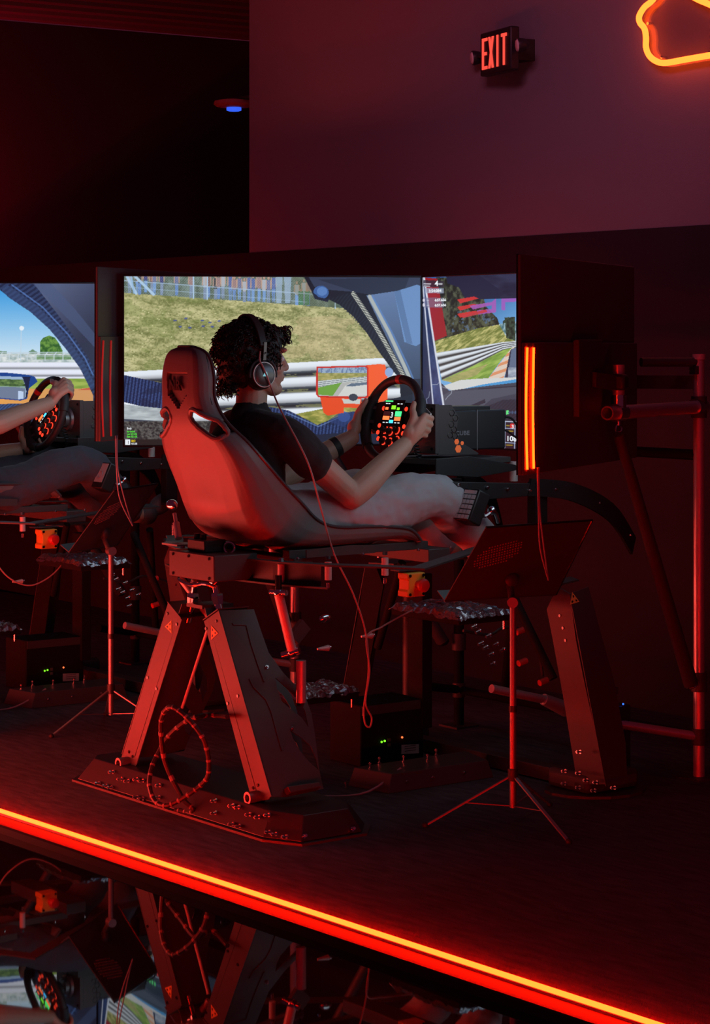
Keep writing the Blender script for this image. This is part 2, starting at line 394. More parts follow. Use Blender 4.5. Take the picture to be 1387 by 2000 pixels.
# ------------------------------------------------------------------ exit sign
pe_ = byu(976, 101, 1.11); ep = RIG.w(pe_); EX = Frame(ep[:2], math.radians(-65), 0); z0 = pe_[2]
t = thing('exit_sign', (0, 0, z0-.11), EX, 'black emergency sign with glowing red EXIT letters high on the wall', 'exit sign')
MB().box((0, .0, z0), (.30, .05, .205)).build('housing', 'black_plastic', t, bevel=.008)
MB().box((.06, .085, z0), (.12, .12, .10)).build('wall_mount', 'black_plastic', t)
for k, ch in enumerate('EXIT'):
    x = -.122+k*.0625; y = -.0275; w = .050; h = .148; th = .0145; L = MB(); zb = z0-h/2; dp = .004
    def bx(x0, x1, a0, a1): L.box(((x0+x1)/2, y, (a0+a1)/2), (x1-x0, dp, a1-a0))
    if ch == 'E':
        bx(x, x+th, zb, zb+h); bx(x+th, x+w, zb, zb+th); bx(x+th, x+w*.85, zb+h/2-th/2, zb+h/2+th/2); bx(x+th, x+w, zb+h-th, zb+h)
    elif ch == 'I': bx(x+w/2-th/2, x+w/2+th/2, zb, zb+h)
    elif ch == 'T': bx(x+w/2-th/2, x+w/2+th/2, zb, zb+h-th); bx(x, x+w, zb+h-th, zb+h)
    else:
        for s_ in (1, -1): L.prism([(x+(0 if s_ > 0 else w-th*1.1), y-dp/2, zb), (x+(th*1.1 if s_ > 0 else w), y-dp/2, zb), (x+(w if s_ > 0 else th*1.1), y-dp/2, zb+h), (x+(w-th*1.1 if s_ > 0 else 0), y-dp/2, zb+h)], (0, dp, 0))
    L.build('letter', 'exit_red', t, smooth=False)
for sx, zz in ((-1, .0), (1, .005)):
    MB().cyl((sx*.165, 0, z0+zz), (sx*.20, -.01, z0+zz), .010).build('lamp_arm', 'black_plastic', t)
    l = MB().lathe((sx*.222, .012, z0+zz), nrm((-.3, -1, -.1)), [(.004, -.02), (.03, 0), (.036, .03), (.034, .036)], 20).build('lamp_head', 'black_plastic', t)
    MB().lathe(np.array((sx*.222, .012, z0+zz))+nrm((-.3, -1, -.1))*.034, nrm((-.3, -1, -.1)), [(.031, 0), (.024, .008), (.001, .011)], 20).build('lens', 'lens_pale', l)

# ------------------------------------------------------------------ neon race-track outline on the wall
npx = [(1296, -32), (1275, 0), (1259, 14), (1249, 31), (1250, 44), (1259, 56), (1262, 74), (1262, 92), (1268, 108), (1281, 119), (1299, 123), (1340, 116), (1387, 108), (1450, 97), (1486, 84), (1478, 52), (1430, 28), (1387, 9), (1352, -8), (1322, -40)]
pts = [byu(x, y, 1.155) for x, y in npx]; path = smooth_path(pts, 6, True)
t = thing('neon_sign', (pts[9][0], 1.16, pts[9][2]), RIG, 'glowing orange neon outline of a race track at top right', 'neon sign')
MB().tube(path, .0135, 10, True).build('neon_tube', 'neon_red', t)
cen = np.mean(np.array(path), 0)
plate = [cen+(p-cen)*1.12+np.array([0, .022, 0]) for p in smooth_path(pts, 2, True)]
MB().prism(plate, (0, .006, 0)).build('acrylic_backing', 'clear_acrylic', t, smooth=False)
for i in (9, 12, 15, 4): MB().cyl(np.array(pts[i])+(cen-pts[i])*.12+np.array([0, .018, 0]), np.array(pts[i])+(cen-pts[i])*.12+np.array([0, .05, 0]), .007).build('standoff', 'chrome', t)

# ------------------------------------------------------------------ access point by the wall end
pa = byu(457, 204, 1.265)
t = thing('access_point', tuple(pa+np.array([.0, 0, -.03])), RIG, 'round ceiling access point with a small blue light near the wall corner', 'access point')
MB().lathe(pa, (0, 0, -1), [(.05, -.03), (.11, -.018), (.115, 0), (.10, .012), (.06, .018)], 32).build('shell', 'ap_shell', t)
MB().lathe(pa+np.array([0, 0, -.018]), (0, 0, -1), [(.042, 0), (.042, .016), (.03, .02)], 24).build('blue_light', 'ap_blue', t)
MB().bar(pa+np.array([0, 0, .028]), pa+np.array([.24, 0, .028]), .05, .012).build('bracket', 'black_plastic', t)

# ================================================================== SCREEN PICTURES (painted per vertex of the screen surface)
def lin(c):
    c = np.array(c, float)/255.0
    return np.where(c <= .04045, c/12.92, ((c+.055)/1.055)**2.4)
def hash2(ix, iy, s):
    h = (ix.astype(np.int64)*374761393+iy.astype(np.int64)*668265263+s*1442695041) & 0x7fffffff
    h = ((h ^ (h >> 13))*1274126177) & 0x7fffffff
    return (h ^ (h >> 16)) % 10007/10007.0
def vnoise(x, y, s=0):
    xi = np.floor(x); yi = np.floor(y); fx = x-xi; fy = y-yi; fx = fx*fx*(3-2*fx); fy = fy*fy*(3-2*fy)
    a = hash2(xi, yi, s); b = hash2(xi+1, yi, s); c = hash2(xi, yi+1, s); d_ = hash2(xi+1, yi+1, s)
    return (a*(1-fx)+b*fx)*(1-fy)+(c*(1-fx)+d_*fx)*fy
def fbm(x, y, s=0): return vnoise(x, y, s)*.5+vnoise(x*2.1, y*2.1, s+1)*.3+vnoise(x*4.3, y*4.3, s+2)*.2
class Paint:
    def __init__(s, X, Y):
        s.X = X; s.Y = Y; s.C = np.zeros((len(X), 3))
    def inside(s, poly):
        m = np.zeros(len(s.X), bool); n = len(poly)
        for i in range(n):
            x1, y1 = poly[i]; x2, y2 = poly[(i+1) % n]
            if y1 == y2: continue
            c = ((y1 > s.Y) != (y2 > s.Y)); xx = (x2-x1)*(s.Y-y1)/(y2-y1)+x1; m ^= c & (s.X < xx)
        return m
    def put(s, m, col, a=1.0):
        if not m.any(): return
        c = np.array(col, float)
        if c.ndim == 2: c = c[m]
        aa = a[m][:, None] if hasattr(a, '__len__') else a
        s.C[m] = s.C[m]*(1-aa)+c*aa
    def poly(s, p, col, a=1.0): s.put(s.inside(p), col, a)
    def noisy(s, p, c1, c2, sx, sy, seed=0, rot=0.0, con=1.0):
        m = s.inside(p); ca, sa = math.cos(rot), math.sin(rot); x = s.X*ca+s.Y*sa; y = -s.X*sa+s.Y*ca
        n = np.clip((fbm(x/sx, y/sy, seed)-.5)*2*con+.5, 0, 1)[:, None]
        s.put(m, np.array(c1, float)*(1-n)+np.array(c2, float)*n); return m
    def grad(s, p, c1, c2, d0, d1):
        m = s.inside(p); d0 = np.array(d0, float); d1 = np.array(d1, float); e = d1-d0
        t_ = np.clip(((s.X-d0[0])*e[0]+(s.Y-d0[1])*e[1])/(e@e), 0, 1)[:, None]
        s.put(m, np.array(c1, float)*(1-t_)+np.array(c2, float)*t_)
    def dist(s, pts):
        d = np.full(len(s.X), 1e9)
        for (x1, y1), (x2, y2) in zip(pts[:-1], pts[1:]):
            ex, ey = x2-x1, y2-y1; l = ex*ex+ey*ey+1e-9; t_ = np.clip(((s.X-x1)*ex+(s.Y-y1)*ey)/l, 0, 1)
            d = np.minimum(d, np.hypot(s.X-x1-t_*ex, s.Y-y1-t_*ey))
        return d
    def line(s, pts, w, col, a=1.0):
        d = s.dist(pts); m = d < w/2+.6; s.put(m, col, np.clip(w/2+.6-d, 0, 1)*a)
    def disc(s, x, y, rx, ry, col, a=1.0): s.put(((s.X-x)/rx)**2+((s.Y-y)/ry)**2 < 1, col, a)

def paint_left(P):
    X, Y = P.X, P.Y; full = [(200, 500), (860, 500), (860, 900), (200, 900)]
    # grass bank
    P.noisy(full, (122, 128, 80), (190, 186, 138), 26, 9, 3, .12, 1.2)
    n = fbm(X/3.2, Y/2.0, 11); P.put(n > .60, (208, 206, 150), .35); P.put(n < .36, (92, 100, 52), .45)
    n = fbm(X/60, Y/30, 21); P.put((n > .55) & (X > 560), (190, 168, 130), .35); P.put((n < .42) & (X < 520), (110, 128, 66), .3)
    for _ in range(90):
        x, y = random.uniform(250, 720), random.uniform(600, 700); P.disc(x, y, 1.3, 1.1, (222, 222, 170), .7)
    for x, y in ((342, 626), (363, 622), (395, 626), (410, 630), (428, 627), (397, 637), (371, 640), (352, 638), (415, 638)): P.disc(x, y, 3.4, 1.9, (70, 84, 150), .8)
    # crowd behind the fence
    top = lambda x: 572+(x-243)*.070
    m = Y < top(X)
    nn_ = fbm(X/9, Y/12, 5)[:, None]; P.put(m, np.array((56, 72, 56))*(1-nn_)+np.array((126, 146, 140))*nn_)
    for k in range(38):
        x = 256+k*9.6+random.uniform(-3, 3)
        if 308 < x < 400 and k % 3: continue
        if 545 < x < 575 or x > 612: continue
        yb = top(x)-random.uniform(-2, 4); hh = random.uniform(48, 58)
        shirt = random.choice([(60, 66, 120), (104, 112, 150), (58, 60, 64), (150, 120, 120), (80, 100, 160), (170, 175, 185), (120, 88, 84)])
        leg = random.choice([(96, 132, 190), (110, 150, 205), (120, 140, 170)])
        P.poly([(x-3.2, yb-hh*.45), (x+3.2, yb-hh*.45), (x+2.6, yb), (x+.3, yb), (x, yb-hh*.3), (x-.3, yb), (x-2.8, yb)], leg)
        P.poly([(x-4, yb-hh*.82), (x+4, yb-hh*.82), (x+3.2, yb-hh*.42), (x-3.2, yb-hh*.42)], shirt)
        P.disc(x, yb-hh*.90, 2.3, 3.2, (178, 140, 122)); P.line([(x-4.4, yb-hh*.8), (x-4.8, yb-hh*.5)], 1.6, (190, 150, 130)); P.line([(x+4.4, yb-hh*.8), (x+4.8, yb-hh*.5)], 1.6, (190, 150, 130))
    for x in (588, 600):
        P.poly([(x-5, 569), (x+5, 569), (x+4, 596), (x-4, 596)], (60, 120, 84)); P.disc(x, 567, 2.2, 3, (170, 130, 110))
    for x in (545, 562): P.poly([(x-7, 541), (x+7, 541), (x+5, 592), (x-5, 592)], (150, 176, 205), .8)
    # chain-link, posts, rails
    g = (np.abs(((X+Y*1.0) % 5.0)-2.5) < .55) | (np.abs(((X-Y*1.0) % 5.0)-2.5) < .55)
    P.put(m & g & (X < 640), (176, 190, 196), .38)
    for x in (378, 405, 655): P.line([(x, 536), (x, top(x)+1)], 2.6, (168, 196, 222))
    P.line([(243, 548), (660, 578)], 1.6, (170, 195, 220), .8); P.line([(243, 560), (600, 590)], 1.2, (170, 195, 220), .6)
    P.line([(248, 540), (266, 573)], 5, (170, 200, 226)); P.line([(262, 538), (300, 575)], 5, (170, 200, 226)); P.line([(256, 538), (262, 572)], 3, (150, 186, 220))
    P.poly([(570, 536), (640, 536), (660, 600), (600, 600), (575, 570)], (92, 100, 70), .35)
    # crash barrier: four beams
    tl = lambda x: 726-(x-243)*.0535
    def bands(x):
        return tl(x)
    yy = Y-tl(X); m = yy > 0
    P.put(m, (176, 184, 190))
    sc = 1.0+(X-243)/900.0; yb = yy*1.0
    period = 29.0+(X-243)*.004
    ph = (yb % period)/period
    shade = np.interp(ph, [0, .08, .30, .52, .60, .70, .82, .92, 1.0], [225, 236, 226, 170, 112, 48, 44, 120, 225])
    cc = np.stack([shade*.97, shade*1.0, np.clip(shade*1.02+4, 0, 255)], 1); P.put(m, cc)
    gm = m & (ph > .72) & (ph < .92) & (fbm(X/20, Y/6, 4) > .5); P.put(gm, (134, 136, 96), .7)
    P.put(m & (ph > .58) & (ph < .72), (52, 62, 74), .5)
    # grass seen under the barrier, door sill in carbon
    P.noisy([(560, 812), (700, 785), (760, 790), (760, 872), (560, 872)], (120, 128, 60), (186, 176, 100), 14, 5, 9)
    def carbon(pl, c1=(28, 42, 78), c2=(58, 78, 128)):
        mm = P.inside(pl); st = (np.sin(X*.95+Y*.12) > 0)
        P.put(mm & st, c1); P.put(mm & ~st, c2); fade = fbm(X/40, Y/25, 8); P.put(mm & (fade > .55), (30, 40, 66), .5)
        tb = mm & (np.sin(Y*2.6+X*.3) > .5); P.put(tb, (20, 30, 52), .45)
    carbon([(236, 731), (330, 751), (336, 808), (236, 784)])
    P.noisy([(236, 789), (336, 800), (336, 828), (236, 822)], (150, 160, 165), (196, 206, 210), 30, 8, 2)
    P.line([(236, 820), (340, 826)], 4, (60, 70, 84))
    P.noisy([(236, 823), (420, 822), (520, 840), (820, 850), (820, 876), (236, 876)], (40, 42, 44), (92, 92, 90), 4, 2.6, 6, .6, 1.6)
    carbon([(500, 790), (540, 797), (565, 802), (620, 830), (680, 806), (712, 800), (760, 815), (760, 876), (500, 876)])
    P.poly([(600, 850), (822, 835), (822, 876), (600, 876)], (34, 42, 62)); P.line([(560, 868), (760, 868)], 1.4, (120, 130, 140), .5)
    # black HUD bar behind the position box
    P.poly([(236, 858), (336, 858), (336, 876), (236, 876)], (34, 34, 34))
    # door-top trim
    P.line([(560, 806), (622, 833), (680, 808)], 2, (120, 150, 200), .6); P.disc(672, 814, 12, 10, (70, 104, 180), .9); P.poly([(640, 822), (660, 808), (690, 803), (700, 812), (670, 834)], (48, 66, 120), .6)
    # mirror
    P.poly([(690, 716), (740, 711), (752, 712), (757, 728), (757, 780), (735, 790), (720, 782), (716, 776)], (240, 92, 44))
    P.poly([(624, 770), (706, 776), (706, 797), (672, 796), (672, 806), (640, 812), (632, 806)], (226, 78, 40)); P.poly([(668, 778), (716, 778), (716, 792), (668, 794)], (206, 206, 180), .0)
    P.poly([(668, 779), (704, 780), (703, 789), (672, 788)], (196, 200, 196))
    P.poly([(618, 716), (716, 714), (720, 718), (720, 774), (716, 778), (622, 776), (617, 770)], (196, 46, 38))
    mp = [(621, 719), (714, 717), (717, 721), (717, 772), (713, 775), (624, 773), (621, 770)]
    P.poly(mp, (186, 190, 190)); q = P.inside(mp)
    P.put(q & (Y < 729), (150, 172, 196)); P.put(q & (Y < 729) & (fbm(X/2.5, Y/6, 31) > .52), (88, 110, 150), .7)
    P.noisy([(621, 728), (717, 728), (717, 737), (621, 744)], (130, 134, 70), (180, 170, 110), 8, 4, 12)
    qq = P.inside([(621, 744), (717, 735), (717, 750), (621, 757)]); P.put(qq, (198, 206, 208)); P.put(qq & (np.sin((Y+(X-621)*.12)*1.7) > .2), (110, 120, 128), .8)
    P.poly([(621, 757), (668, 747), (650, 773), (621, 771)], (108, 158, 66)); P.poly([(668, 747), (700, 744), (660, 774), (650, 773)], (176, 178, 176))
    P.poly([(674, 754), (684, 749), (717, 745), (717, 772), (660, 774)], (206, 208, 206)); P.poly([(676, 754), (686, 749), (717, 746), (717, 751), (688, 755)], (96, 112, 132)); P.disc(690, 776, 9, 7, (60, 66, 76))
    P.poly([(706, 716), (720, 714), (720, 720), (716, 776), (712, 776)], (216, 60, 44), .0)
    # roof lining, A-pillar
    P.poly([(590, 534), (830, 534), (830, 880), (790, 880), (780, 740), (742, 690), (716, 650), (690, 618), (664, 596), (640, 584), (615, 580), (607, 566), (600, 552)], (22, 27, 40))
    nn_ = (np.sin(X*.9+np.sin(Y*.13)*2+Y*.55) > .2); P.put(P.inside([(640, 584), (664, 596), (716, 650), (742, 690), (780, 740), (800, 760), (720, 620), (690, 570)]) & nn_, (40, 46, 62), .6)
    P.poly([(600, 536), (830, 536), (830, 560), (792, 566), (740, 578), (690, 570), (640, 566), (614, 560)], (50, 60, 84))
    P.poly([(622, 546), (800, 541), (790, 566), (750, 578), (700, 572)], (38, 46, 66))
    P.grad([(716, 577), (790, 566), (830, 556), (830, 880), (812, 880), (806, 760), (770, 690)], (96, 122, 164), (44, 56, 78), (770, 570), (815, 800))
    P.poly([(770, 570), (815, 556), (824, 560), (824, 670), (812, 676), (790, 668)], (104, 140, 190)); P.poly([(770, 570), (782, 566), (806, 672), (794, 670)], (80, 108, 150), .7)
    P.line([(722, 579), (760, 650), (790, 715), (806, 752)], 7, (168, 176, 176)); P.line([(728, 579), (766, 650), (797, 715), (812, 752)], 3, (90, 130, 190), .8)
    d1 = P.dist([(690, 573), (735, 640), (770, 700), (796, 748)]); q = d1 < 4.6
    P.put(q, (58, 62, 66)); P.put(q & (np.sin(Y*1.9+X*.4) > 0) & (d1 < 3.8), (196, 200, 190))
    P.poly([(806, 740), (830, 740), (830, 880), (806, 880)], (34, 44, 64)); P.poly([(760, 780), (806, 770), (806, 880), (760, 880)], (26, 34, 50))
    P.disc(627, 571, 15, 13, (60, 96, 156)); P.disc(629, 569, 10, 8.5, (86, 126, 186)); P.poly([(607, 566), (615, 584), (640, 590), (646, 578), (640, 584), (622, 580)], (30, 38, 58))
    P.disc(760, 727, 8, 9, (140, 166, 210))

def paint_center(P):
    X, Y = P.X, P.Y; T = lambda pts: [(780+x/2.774, 480+y/2.774) for x, y in pts]
    full = [(700, 400), (1400, 400), (1400, 1000), (700, 1000)]
    P.poly(full, (52, 96, 150))
    P.grad(full, (44, 92, 156), (110, 170, 220), (950, 560), (1000, 640))
    # trees behind the tinted band
    m = P.noisy(T([(200, 170), (430, 180), (470, 330), (530, 390), (545, 430), (430, 470), (190, 530)]), (28, 34, 32), (82, 88, 70), 6, 9, 3, 0, 1.7)
    P.noisy(T([(560, 410), (590, 385), (625, 400), (640, 520), (590, 510), (570, 470)]), (34, 46, 40), (70, 92, 70), 5, 8, 5, 0, 1.5)
    P.put((fbm(X/5, Y/7, 9) > .66) & P.inside(T([(330, 330), (560, 390), (545, 430), (250, 480)])), (84, 112, 150), .7)
    P.poly(T([(250, 150), (1300, 120), (1300, 282), (700, 284), (360, 290), (322, 225), (262, 205)]), (30, 36, 62))
    P.noisy(T([(420, 150), (1300, 130), (1300, 270), (545, 282), (540, 235)]), (28, 32, 56), (46, 52, 80), 40, 14, 2)
    # banner lettering on the tinted band
    for y in (300, 340, 378): P.poly(T([(314, y-9), (405, y-25), (430, y-14+((y-300)*-.1)), (330, y+12)]), (204, 52, 54), .95)
    P.poly(T([(380, 325), (500, 305), (525, 285), (525, 360), (430, 372), (420, 350), (500, 342), (500, 322), (400, 345)]), (164, 90, 178), .9)
    P.poly(T([(340, 375), (470, 345), (478, 358), (345, 392)]), (196, 56, 66), .9); P.poly(T([(552, 286), (640, 284), (640, 302), (575, 306), (575, 350), (552, 348)]), (158, 92, 186), .9)
    # bank, barrier, verge, kerb, track
    P.noisy(T([(186, 520), (430, 446), (560, 424), (640, 470), (640, 560), (190, 600)]), (112, 122, 62), (188, 184, 120), 12, 3, 4, -.6, 1.6)
    P.noisy(T([(540, 425), (640, 410), (640, 520), (585, 500)]), (70, 110, 120), (190, 215, 225), 3, 9, 14, 0, 1.5)
    P.noisy(T([(570, 390), (626, 385), (630, 515), (580, 500)]), (28, 40, 36), (60, 80, 66), 4, 6, 15, 0, 1.5)
    pb = T([(200, 580), (420, 545), (560, 522), (640, 516), (640, 548), (560, 566), (400, 650), (230, 728)]); q = P.inside(pb)
    px = (X-780)*2.774; py = (Y-480)*2.774
    yt = np.interp(px, [200, 420, 560, 640], [580, 545, 522, 516]); yb = np.interp(px, [200, 230, 400, 560, 640], [740, 728, 650, 566, 548]); f_ = (py-yt)/(yb-yt+1e-6)
    sh = np.interp((f_*4) % 1, [0, .1, .35, .55, .7, .85, 1], [150, 226, 222, 170, 66, 56, 130]); P.put(q, np.stack([sh*.96, sh, np.clip(sh*1.04, 0, 255)], 1))
    P.noisy(T([(230, 728), (400, 650), (560, 566), (625, 548), (560, 610), (470, 735), (300, 745)]), (110, 146, 62), (158, 186, 92), 22, 4, 7, -.45)
    P.noisy(T([(232, 728), (330, 690), (480, 640), (420, 700), (300, 745)]), (140, 150, 90), (176, 168, 110), 12, 4, 8)
    kp = T([(625, 545), (606, 556), (470, 735), (560, 735)]); q = P.inside(kp); P.put(q, (216, 200, 186)); P.put(q & (np.sin((px*.35+py)*.16) > .25), (214, 132, 86), .8)
    P.poly(T([(606, 560), (640, 548), (1300, 548), (1300, 735), (566, 735)]), (92, 108, 136)); P.poly(T([(600, 570), (608, 560), (585, 735), (568, 735)]), (40, 50, 72))
    P.noisy(T([(590, 660), (1300, 640), (1300, 735), (590, 735)]), (120, 134, 156), (176, 186, 200), 12, 5, 6)
    # bonnet, screen base, dashboard
    P.poly(T([(236, 760), (330, 728), (430, 720), (1300, 690), (1300, 760), (430, 760), (290, 790)]), (206, 210, 210))
    P.poly(T([(280, 790), (450, 752), (640, 722), (1300, 700), (1300, 742), (640, 742), (430, 765), (300, 795)]), (70, 150, 208))
    P.grad(T([(225, 740), (270, 785), (430, 765), (640, 740), (1300, 730), (1300, 1180), (100, 1180), (130, 880), (210, 790)]), (60, 68, 84), (38, 44, 58), (900, 760), (900, 880))
    P.poly(T([(150, 865), (270, 790), (640, 765), (1300, 750), (1300, 830), (640, 800), (500, 830), (440, 880), (280, 890)]), (74, 82, 98))
    P.line(T([(430, 776), (640, 760)]), 1.2, (30, 36, 48)); P.poly(T([(370, 872), (465, 830), (467, 850), (380, 885)]), (40, 46, 60))
    q = P.inside(T([(450, 880), (560, 835), (1300, 800), (1300, 1130), (480, 1130)])); P.put(q, (34, 42, 56)); P.put(q & (np.sin(X*.9+Y*.9) > .4), (44, 54, 68), .8)
    for i in range(4): P.poly(T([(518+i*20, 898-i*2), (531+i*20, 897-i*2), (533+i*20, 918-i*2), (520+i*20, 920-i*2)]), (96, 226, 130))
    for i in range(16): P.disc(780+(597+i*16)/2.774, 480+903/2.774, 2.2, 3, (62, 84, 116))
    # data table
    P.poly(T([(523, 948), (1000, 965), (1000, 1120), (518, 1108)]), (24, 30, 44))
    P.line(T([(523, 950), (1000, 968)]), 1.6, (190, 205, 225)); P.line(T([(523, 950), (518, 1108)]), 1.5, (170, 190, 220)); P.line(T([(574, 955), (571, 1108)]), 1.3, (170, 190, 220)); P.line(T([(628, 957), (624, 1110)]), 1.3, (170, 190, 220))
    P.line(T([(522, 985), (628, 992)]), 1.2, (170, 190, 220)); P.line(T([(520, 1062), (628, 1070)]), 1.2, (170, 190, 220))
    P.poly(T([(552, 957), (571, 958), (570, 984), (551, 983)]), (206, 150, 60)); P.poly(T([(602, 962), (622, 963), (621, 990), (601, 989)]), (214, 52, 52))
    for x, y, w in ((530, 969, 16), (582, 974, 14), (530, 997, 38), (582, 1004, 34), (530, 1074, 30), (582, 1080, 30)): P.line(T([(x, y), (x+w, y+1)]), 1.9, (176, 150, 40), .9)
    # white frame of the pillar with its reflections, red panel
    P.poly(T([(134, 172), (206, 178), (258, 488), (190, 516), (150, 330)]), (150, 34, 42)); P.noisy(T([(110, 172), (136, 172), (240, 870), (100, 870)]), (34, 52, 92), (62, 84, 130), 20, 30, 3)
    P.poly(T([(104, 172), (126, 172), (180, 870), (100, 870)]), (40, 52, 80))
    P.line(T([(125, 172), (150, 480), (184, 868)]), 2.6, (190, 196, 214)); P.line(T([(134, 172), (180, 470), (240, 868)]), 3.4, (206, 212, 226))
    P.line(T([(180, 752), (205, 752), (216, 740), (222, 760), (262, 775), (285, 785), (282, 800), (262, 818), (250, 835)]), .9, (170, 180, 196), .8); P.line(T([(165, 790), (160, 820), (146, 832), (152, 862)]), .9, (170, 180, 196), .7)
    # HUD
    P.poly(T([(130, 186), (240, 190), (240, 226), (130, 222)]), (44, 40, 56), .8); P.poly(T([(138, 228), (242, 230), (242, 258), (140, 256)]), (150, 160, 186), .75)
    P.poly(T([(130, 280), (242, 282), (242, 336), (132, 334)]), (120, 120, 150), .6)
    P.line(T([(134, 206), (170, 207)]), 1.6, (214, 214, 224)); P.line(T([(134, 218), (165, 219)]), 1.3, (214, 214, 224)); P.line(T([(216, 207), (230, 207)]), 3.0, (220, 220, 228), .8)
    for y in (295, 321): P.disc(780+133/2.774, 480+y/2.774, 2.2, 3.4, (210, 210, 226))
    for y in (296, 323): P.line(T([(150, y), (160, y)]), 1.2, (200, 200, 214), .8)

def paint_other(P):          # the left rig's side screen: sky, pit straight, carbon pillar, blue mirror
    X, Y = P.X, P.Y; T = lambda pts: [(x/3.015, 520+y/3.015) for x, y in pts]
    full = [(-700, 400), (300, 400), (300, 1000), (-700, 1000)]
    P.grad(full, (66, 156, 222), (196, 222, 240), (0, 570), (0, 690))
    P.noisy([(78, 668), (84, 660), (96, 655), (108, 660), (116, 672), (122, 684), (122, 692), (78, 692)], (44, 92, 40), (104, 150, 66), 5, 5, 3, 0, 1.5)
    for x0, x1, yt in ((-300, 16, 680), (52, 76, 682), (-120, -60, 668)): P.noisy([(x0, 700), (x0+5, yt+4), ((x0+x1)/2, yt), (x1-3, yt+6), (x1, 700)], (70, 110, 90), (140, 170, 140), 5, 5, 6)
    P.noisy([(-700, 692), (300, 690), (300, 712), (-700, 708)], (150, 170, 170), (220, 226, 226), 9, 5, 8); P.noisy([(70, 694), (160, 694), (160, 702), (70, 702)], (90, 130, 90), (140, 170, 130), 8, 4, 9)
    for i in range(-20, 10):
        x = 18+i*17.5; P.line([(x, 704), (x, 694), (x+5, 688)], 1.5, (200, 214, 222))
    P.line([(-300, 690), (160, 688)], 1.2, (190, 206, 220)); P.line([(-300, 697), (160, 696)], .9, (190, 206, 220), .7); P.line([(40.5, 704), (41.5, 645)], 1.2, (190, 210, 226)); P.disc(42.3, 641, 4.5, 4.5, (226, 238, 248))
    m = (Y > 708) & (Y < 745); sh = np.interp((Y-708) % 14.5, [0, 2, 7, 9.5, 11, 14.5], [222, 236, 232, 186, 128, 222]); P.put(m, np.stack([sh*.97, sh*.99, np.clip(sh*1.05, 0, 255)], 1))
    P.noisy([(-700, 744), (300, 738), (300, 762), (-700, 770)], (120, 150, 60), (160, 180, 84), 30, 4, 3)
    P.grad([(-700, 768), (300, 757), (300, 800), (-700, 820)], (226, 160, 84), (206, 150, 96), (0, 790), (150, 770)); P.poly([(150, 762), (185, 755), (185, 762)], (196, 92, 66))
    q = P.inside([(-700, 800), (60, 788), (70, 794), (72, 812), (-700, 815)]); P.put(q, (40, 58, 96)); P.put(q & (np.sin(X*.9+Y) > 0), (60, 84, 130)); P.poly([(-700, 806), (80, 800), (300, 800), (300, 900), (-700, 900)], (36, 44, 66))
    # blue mirror housing
    P.poly(T([(-400, 610), (60, 628), (170, 640), (205, 650), (222, 680), (170, 720), (160, 780), (120, 792), (-400, 742)]), (24, 66, 140))
    P.poly(T([(-400, 630), (130, 652), (148, 690), (155, 740), (150, 775), (110, 785), (-400, 735)]), (150, 176, 206)); P.noisy(T([(-400, 650), (135, 668), (150, 708), (-400, 700)]), (52, 80, 50), (110, 140, 80), 6, 4, 4)
    P.poly(T([(-400, 690), (60, 704), (150, 712), (160, 722), (60, 716), (-400, 705)]), (120, 150, 90), .5); P.poly(T([(-400, 700), (100, 712), (150, 720), (150, 778), (110, 785), (-400, 735)]), (110, 124, 150)); P.poly(T([(105, 735), (140, 737), (138, 782), (108, 783)]), (186, 206, 236))
    P.poly(T([(130, 650), (180, 650), (172, 690), (160, 770), (150, 775), (155, 735), (145, 690)]), (24, 34, 66))
    # pillar and roof
    q = P.inside(T([(-60, 90), (40, 60), (420, 100), (760, 80), (760, 1200), (540, 1200), (548, 760), (520, 700), (470, 600), (390, 490), (290, 370), (180, 270), (60, 190)])); P.put(q, (44, 60, 98))
    P.put(q & (np.sin(X*.42+Y*.62) > 0), (28, 40, 70))
    d1 = P.dist(T([(70, 110), (250, 240), (400, 400), (500, 540), (548, 640)])); P.put(d1 < 1.3, (90, 130, 200), .7); d2 = P.dist(T([(40, 140), (210, 260), (360, 420), (470, 580), (530, 700)])); P.put(q & (d2 < 9) & (np.sin(X*.42+Y*.62) > 0), (56, 78, 122), .8)
    P.grad(T([(190, 90), (760, 80), (760, 760), (550, 600), (520, 540), (440, 420), (330, 270)]), (84, 96, 128), (40, 46, 70), (100, 560), (185, 640)); P.poly(T([(190, 100), (300, 100), (440, 250), (560, 400), (760, 560), (760, 640), (550, 470), (420, 330)]), (70, 86, 124), .6)
def paint_right(P):          # side window on the screens that face away
    X, Y = P.X, P.Y; P.C[:] = (150, 190, 225); t_ = (Y-Y.min())/(np.ptp(Y)+1e-6)
    P.put(t_ > .42, (130, 140, 80)); P.put((t_ > .52) & (t_ < .66), (205, 210, 214)); P.put(t_ > .66, (110, 116, 124)); P.put(t_ > .85, (40, 44, 56))
    P.put((t_ < .42) & (t_ > .28) & (fbm(X/12, Y/12, 3) > .45), (60, 90, 60))

